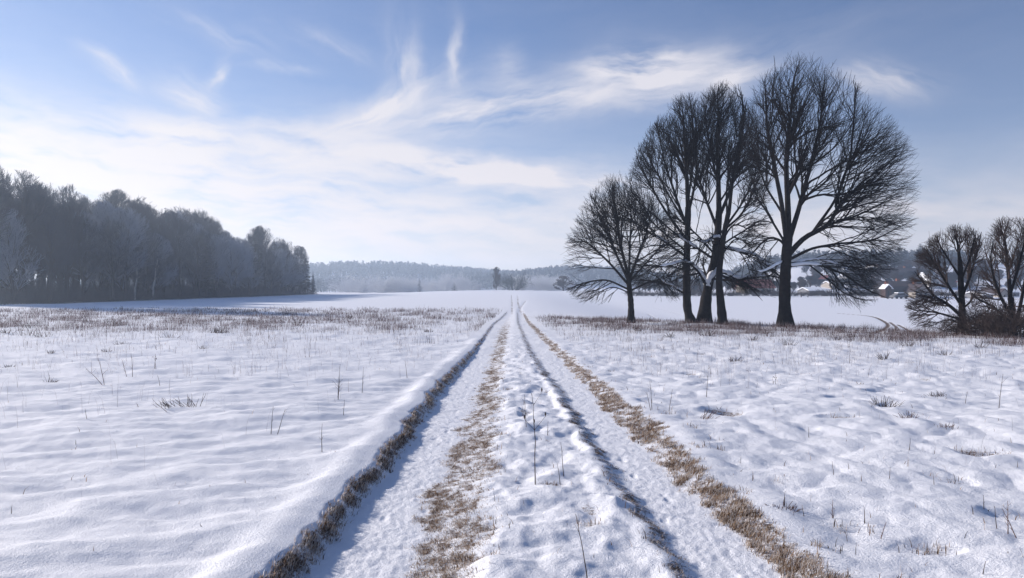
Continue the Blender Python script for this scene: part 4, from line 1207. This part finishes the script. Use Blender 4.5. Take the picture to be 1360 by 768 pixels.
# withered meadow, left and right
def meadow(name, label, x0f, n, y0, y1, side, seed, hmul=1.0, thr=-.05):
    rng = np.random.default_rng(seed)
    y = y0 + (y1 - y0) * rng.random(n)
    if side < 0:
        x = edge(E_LT, y) - .4 - rng.random(n) ** 1.1 * y * .85
        dens = sstep(22, 38, y) * sstep(88, 74, y) * (.35 + .65 * sstep(-1, -14, x)) * (.30 + .9 * sstep(30, 42, y))
    else:
        x = edge(E_RR, y) + .5 + rng.random(n) * y * .85
        yc = np.interp(x, [-20, 4.1, 16, 22.1, 40, 60], [75, 57.8, 44.5, 33.4, 0, -40])
        s = yc - y
        dens = 1.7 * sstep(24, 12, s) * sstep(-5, -1, s) * sstep(14, 20, y) * sstep(0, 3, x - edge(E_RR, y))
    dens = np.maximum(dens, .16 * sstep(5, 32, y) * sstep(60, 45, y) * sstep(0, 1.2, np.abs(x) - 1.5))
    cl = noise(x * .4, y * .4, seed) + .7 * noise(x * 1.5, y * 1.5, seed + 1)
    k = rng.random(n) < dens * np.clip((cl + .3) * 1.1, .05, .9) ** 1.3
    x, y, cl = x[k], y[k], cl[k]; m = len(x)
    h = rng.uniform(.10, .42, m) * (.6 + 1.1 * np.clip(cl, 0, 1)) * hmul
    tn = np.clip(rng.normal(.42, .25, m), 0, 1); tn = np.where(rng.random(m) < .22, rng.uniform(.85, 1, m), tn)
    blades(name, x, y, h, rng.uniform(.005, .010, m) * (y / 30), rng.uniform(.05, .6, m), rng, M['weed'], label, 'grass', tn)
    return m
print('meadow', meadow('meadow_grass', 'withered purplish brown weeds across the left meadow', 0, 300000, 5, 88, -1, 301, 1.1),
      meadow('crest_grass', 'withered purplish brown weeds along the crest under the bare trees', 0, 380000, 5, 62, 1, 302))

def weed(px, py, tx, ty, label, mat, seed, twigs=3, heads=False, stems=1):
    rng = np.random.default_rng(seed)
    x, d = px_to_plane(px, py); z = gz(x, d)
    k = d / F
    h = max((py - ty) * k, .05); dx = (tx - px) * k
    b = Buf()
    for sidx in range(stems):
        f = 1 if sidx == 0 else rng.uniform(.5, .9)
        ox, oy = (0, 0) if sidx == 0 else rng.normal(0, .03 + .05 * h, 2)
        n = 9; t = np.linspace(0, 1, n)
        P = np.zeros((n, 3)); P[:, 0] = ox + dx * f * t ** 1.3 + np.cumsum(rng.normal(0, .010 * h, n)) * t
        if sidx: P[:, 0] += rng.normal(0, .22) * h * t
        P[:, 1] = oy + rng.normal(0, .15) * h * t; P[:, 2] = -.05 + (h * f + .05) * t
        r0 = (.0028 + .0016 * h) * (1 + d / 22)
        rad = r0 * (1 - .65 * t)
        v, q = tubes(P[None], rad[None], 5); b.add(v, q)
        for j in range(twigs):
            i = rng.integers(3, n - 1); a = rng.uniform(0, 6.28)
            L = h * rng.uniform(.10, .26)
            Q = np.array([P[i] + np.array([np.cos(a) * .75, np.sin(a) * .4, .8]) * L * s for s in (0, .35, .7, 1)])
            v, q = tubes(Q[None], np.array([[1, .8, .6, .5]]) * rad[i] * .7, 4); b.add(v, q)
            if heads:
                C = Q[-1]; v, q = tubes(np.array([[C, C + [0, 0, .010 + .012 * h], C + [0, 0, .02 + .024 * h]]]), np.array([[.3, 1.2, .3]]) * r0 * 1.3, 5); b.add(v, q)
    return link('weed_stalk' if stems < 4 else 'grass_tuft', b.mesh('weed_stalk', mat), None, (x, d, z), label, 'weed' if stems < 4 else 'tuft', 'single weeds in the snow')

def tuft(px, py, wpx, hpx, label, mat, seed, count=26, lean=.0):
    rng = np.random.default_rng(seed)
    x, d = px_to_plane(px, py); z = gz(x, d); k = d / F
    w, h = wpx * k, hpx * k
    n = count
    P = np.zeros((n, 3)); P[:, 0] = rng.uniform(-.5, .5, n) * w; P[:, 1] = rng.normal(0, .25, n) * w; P[:, 2] = -.04
    dr = np.stack([P[:, 0] / w * 1.3 + lean + rng.normal(0, .35, n), rng.normal(0, .35, n), np.full(n, 1.0)], -1)
    r0 = .0028 * (1 + d / 16)
    A, B = sweep(P, dr, (h + .04) * rng.uniform(.55, 1.05, n), np.full(n, r0), np.full(n, r0 * .35), 6, rng, .10, None, 0, -.02)
    b = Buf(); v, q = tubes(A, B, 3); b.add(v, q)
    return link('grass_tuft', b.mesh('grass_tuft', mat), None, (x, d, z), label, 'tuft', 'grass tufts in the snow')

WEEDS = [
 (711, 642, 707, 518, 'tall thin weed with side twigs in the middle strip, the tallest stalk near the camera', 'stalk', 4, 1, 1),
 (749, 634, 745, 590, 'short weed just right of the tallest stalk in the middle strip', 'stalk', 1, 0, 1),
 (744, 640, 742, 612, 'stubby weed at the foot of the short one in the middle strip', 'stalk', 0, 0, 1),
 (699, 570, 698, 528, 'faint thin weed left of the tallest stalk in the middle strip', 'stalk', 1, 0, 1),
 (781, 770, 764, 682, 'leaning weed with a forked twig at the bottom edge in the middle strip', 'stalk', 1, 0, 1),
 (727, 575, 728, 556, 'tiny weed right of the tallest stalk in the middle strip', 'stalk', 1, 0, 1),
 (938, 527, 941, 484, 'tall thin weed right of the track, beyond the reddish leaning tuft', 'stalk', 2, 0, 1),
 (866, 546, 862, 508, 'thin bent weed beside the right bank, left of its thinner twin', 'stalk', 2, 0, 2),
 (888, 546, 892, 516, 'thin pale weed beside the right bank', 'stalk', 1, 0, 1),
 (1030, 509, 1031, 494, 'small weed with a seed head halfway to the tallest tree', 'stalk', 2, 1, 2),
 (1326, 540, 1330, 494, 'tall weed near the right edge, halfway up the meadow', 'stalk', 2, 0, 1),
 (1281, 535, 1284, 519, 'short thick weed left of the tall one near the right edge', 'stalk', 0, 0, 1),
 (1207, 600, 1208, 584, 'short single stalk in the middle of the right snowfield', 'stalk', 0, 0, 1),
 (1074, 580, 1074, 566, 'dark stalk standing upright left of centre in the right snowfield', 'stalk', 0, 0, 1),
 (1107, 632, 1105, 614, 'stalk between two snow hollows in the right snowfield', 'stalk', 1, 0, 1),
 (1180, 638, 1180, 622, 'small stalk standing alone in smooth snow on the right', 'stalk', 0, 0, 1),
 (1240, 645, 1237, 630, 'small slanting stalk alone in smooth snow on the right', 'stalk', 0, 0, 1),
 (1040, 677, 1043, 658, 'sprig at the lip of the big snow hollow on the right', 'stalk', 1, 0, 2),
 (1068, 686, 1064, 670, 'slanting sprig right of the big snow hollow', 'stalk', 0, 0, 1),
 (1148, 693, 1146, 670, 'twin stalk above the dark grassy hollow at lower right', 'stalk', 0, 0, 2),
 (1167, 712, 1173, 688, 'reddish slanting weed at lower right', 'stalk_red', 3, 0, 2),
 (1105, 686, 1107, 662, 'reddish upright weed above the dark grassy hollow', 'stalk_red', 3, 0, 2),
 (1306, 675, 1306, 656, 'dark stalk near the right edge, leftmost of a group of three', 'stalk', 1, 0, 1),
 (1324, 705, 1323, 676, 'dark straight stalk near the right edge, middle of a group of three', 'stalk', 0, 0, 1),
 (1338, 714, 1340, 671, 'reddish branching weed near the right edge, tallest of a group of three', 'stalk_red', 5, 0, 2),
 (1303, 761, 1308, 743, 'thick slanting stalk in the bottom right corner', 'stalk', 0, 0, 1),
 (360, 575, 364, 538, 'dark single weed standing alone in the left snowfield', 'stalk', 2, 0, 2),
 (428, 598, 426, 560, 'weed right of the dark single one in the left snowfield', 'stalk', 2, 0, 1),
 (116, 559, 114, 546, 'short dark stalk far left in the snowfield', 'stalk', 0, 0, 1),
 (541, 502, 537, 478, 'weed near the left bank, halfway along the track', 'stalk', 1, 0, 1),
 (449, 530, 453, 484, 'tall pale weed in the left snowfield, with twigs', 'stalk', 4, 0, 2),
 (481, 522, 482, 488, 'tall pale weed right of its twiggy neighbour in the left snowfield', 'stalk', 2, 0, 1),
 (456, 553, 456, 533, 'small weed below the tall pale ones in the left snowfield', 'stalk', 1, 0, 1),
 (139, 512, 129, 470, 'tall reddish weed far left at the edge of the withered meadow', 'stalk_red', 3, 0, 2),
 (176, 500, 170, 468, 'tall reddish weed at the edge of the withered meadow, right of its twin', 'stalk_red', 3, 0, 2),
 (213, 512, 209, 498, 'low weed left of the dark lying tuft', 'stalk', 1, 0, 1),
 (68, 508, 67, 492, 'small weed at far left in front of the withered meadow', 'stalk', 1, 0, 1),
 (205, 490, 202, 470, 'reddish weed with a seed head in front of the withered meadow', 'stalk_red', 2, 1, 2)]
for i, (a, b_, c, e_, lab, mt, tw, hd, st) in enumerate(WEEDS):
    weed(a, b_, c, e_, lab, M[mt], 500 + i, tw, bool(hd), st)
TUFTS = [(240, 541, 46, 18, 'dark tuft lying over to the left in the left snowfield', 'stalk', 40, -.5), (290, 443, 15, 9, 'dark bushy tuft in the withered left meadow', 'stalk', 50, 0),
         (570, 441, 8, 7, 'small dark tuft close to the left bank far up the track', 'stalk', 30, 0),
         (1174, 538, 24, 17, 'dark tuft in a hollow in the middle of the right snowfield', 'stalk', 46, -.1), (1243, 526, 16, 9, 'dark low tuft right of the bigger one in the right snowfield', 'stalk', 30, -.3),
         (1205, 556, 9, 12, 'tawny tuft below the two dark ones in the right snowfield', 'stalk_red', 22, 0), (1253, 566, 20, 8, 'tawny low tuft near the right side of the snowfield', 'stalk_red', 30, -.2),
         (936, 555, 16, 18, 'reddish tuft leaning right beside the right bank', 'stalk_red', 14, .7), (1041, 680, 26, 10, 'brown tuft in the big snow hollow on the right', 'stalk_red', 34, .2),
         (975, 480, 10, 10, 'brown tuft in the crest meadow, left of the tallest tree', 'stalk', 26, 0), (1175, 478, 9, 12, 'brown tuft in the crest meadow, right of the tallest tree', 'stalk', 26, 0)]
for i, (a, b_, w_, h_, lab, mt, ct, ln) in enumerate(TUFTS):
    tuft(a, b_, w_, h_, lab, M[mt], 700 + i, ct, ln)

CLUMPS = [(33, 446, 22, 14), (57, 448, 18, 13), (9, 443, 12, 9), (42, 436, 20, 10), (130, 430, 22, 9), (152, 433, 16, 12), (164, 457, 16, 8), (223, 449, 18, 10),
          (270, 465, 8, 6), (68, 471, 7, 6), (13, 487, 7, 6), (67, 509, 7, 8), (141, 468, 7, 5), (330, 428, 14, 9), (395, 432, 10, 8), (460, 424, 12, 7),
          (850, 440, 10, 9), (890, 448, 9, 10), (938, 446, 14, 13), (1000, 452, 10, 11), (1048, 459, 10, 13), (1110, 452, 10, 9), (1205, 460, 12, 10), (1255, 470, 9, 10), (1300, 462, 12, 9)]
for i, (a, b_, w_, h_) in enumerate(CLUMPS):
    o = tuft(a, b_, w_, h_, 'low dark weed clump in the withered left meadow' if a < 680 else 'low dark weed clump in the withered meadow under the crest trees', M['stalk'], 800 + i, 22, rg.uniform(-.3, .3))
    o.name = 'weed_clump'; o['category'] = 'weed'; o['group'] = 'weed clumps in the left meadow' if a < 680 else 'weed clumps in the crest meadow'

# ------------------------------------------------------------------ air
def haze():
    m = bpy.data.materials.new('haze'); nt, N, L = nodes_of(m); N.remove(N['Principled BSDF'])
    v = N.new('ShaderNodeVolumePrincipled'); v.inputs['Density'].default_value = HAZE; v.inputs['Color'].default_value = (.66, .80, 1.0, 1)
    v.inputs['Anisotropy'].default_value = .45
    L.new(v.outputs[0], N['Material Output'].inputs['Volume'])
    b = Buf(); b.box(-1520, 1520, -1520, 1520, -6, 62)
    link('haze', b.mesh('haze', m, False), kind='stuff', label='thin winter haze', cat='haze')
HAZE = .00066
haze()
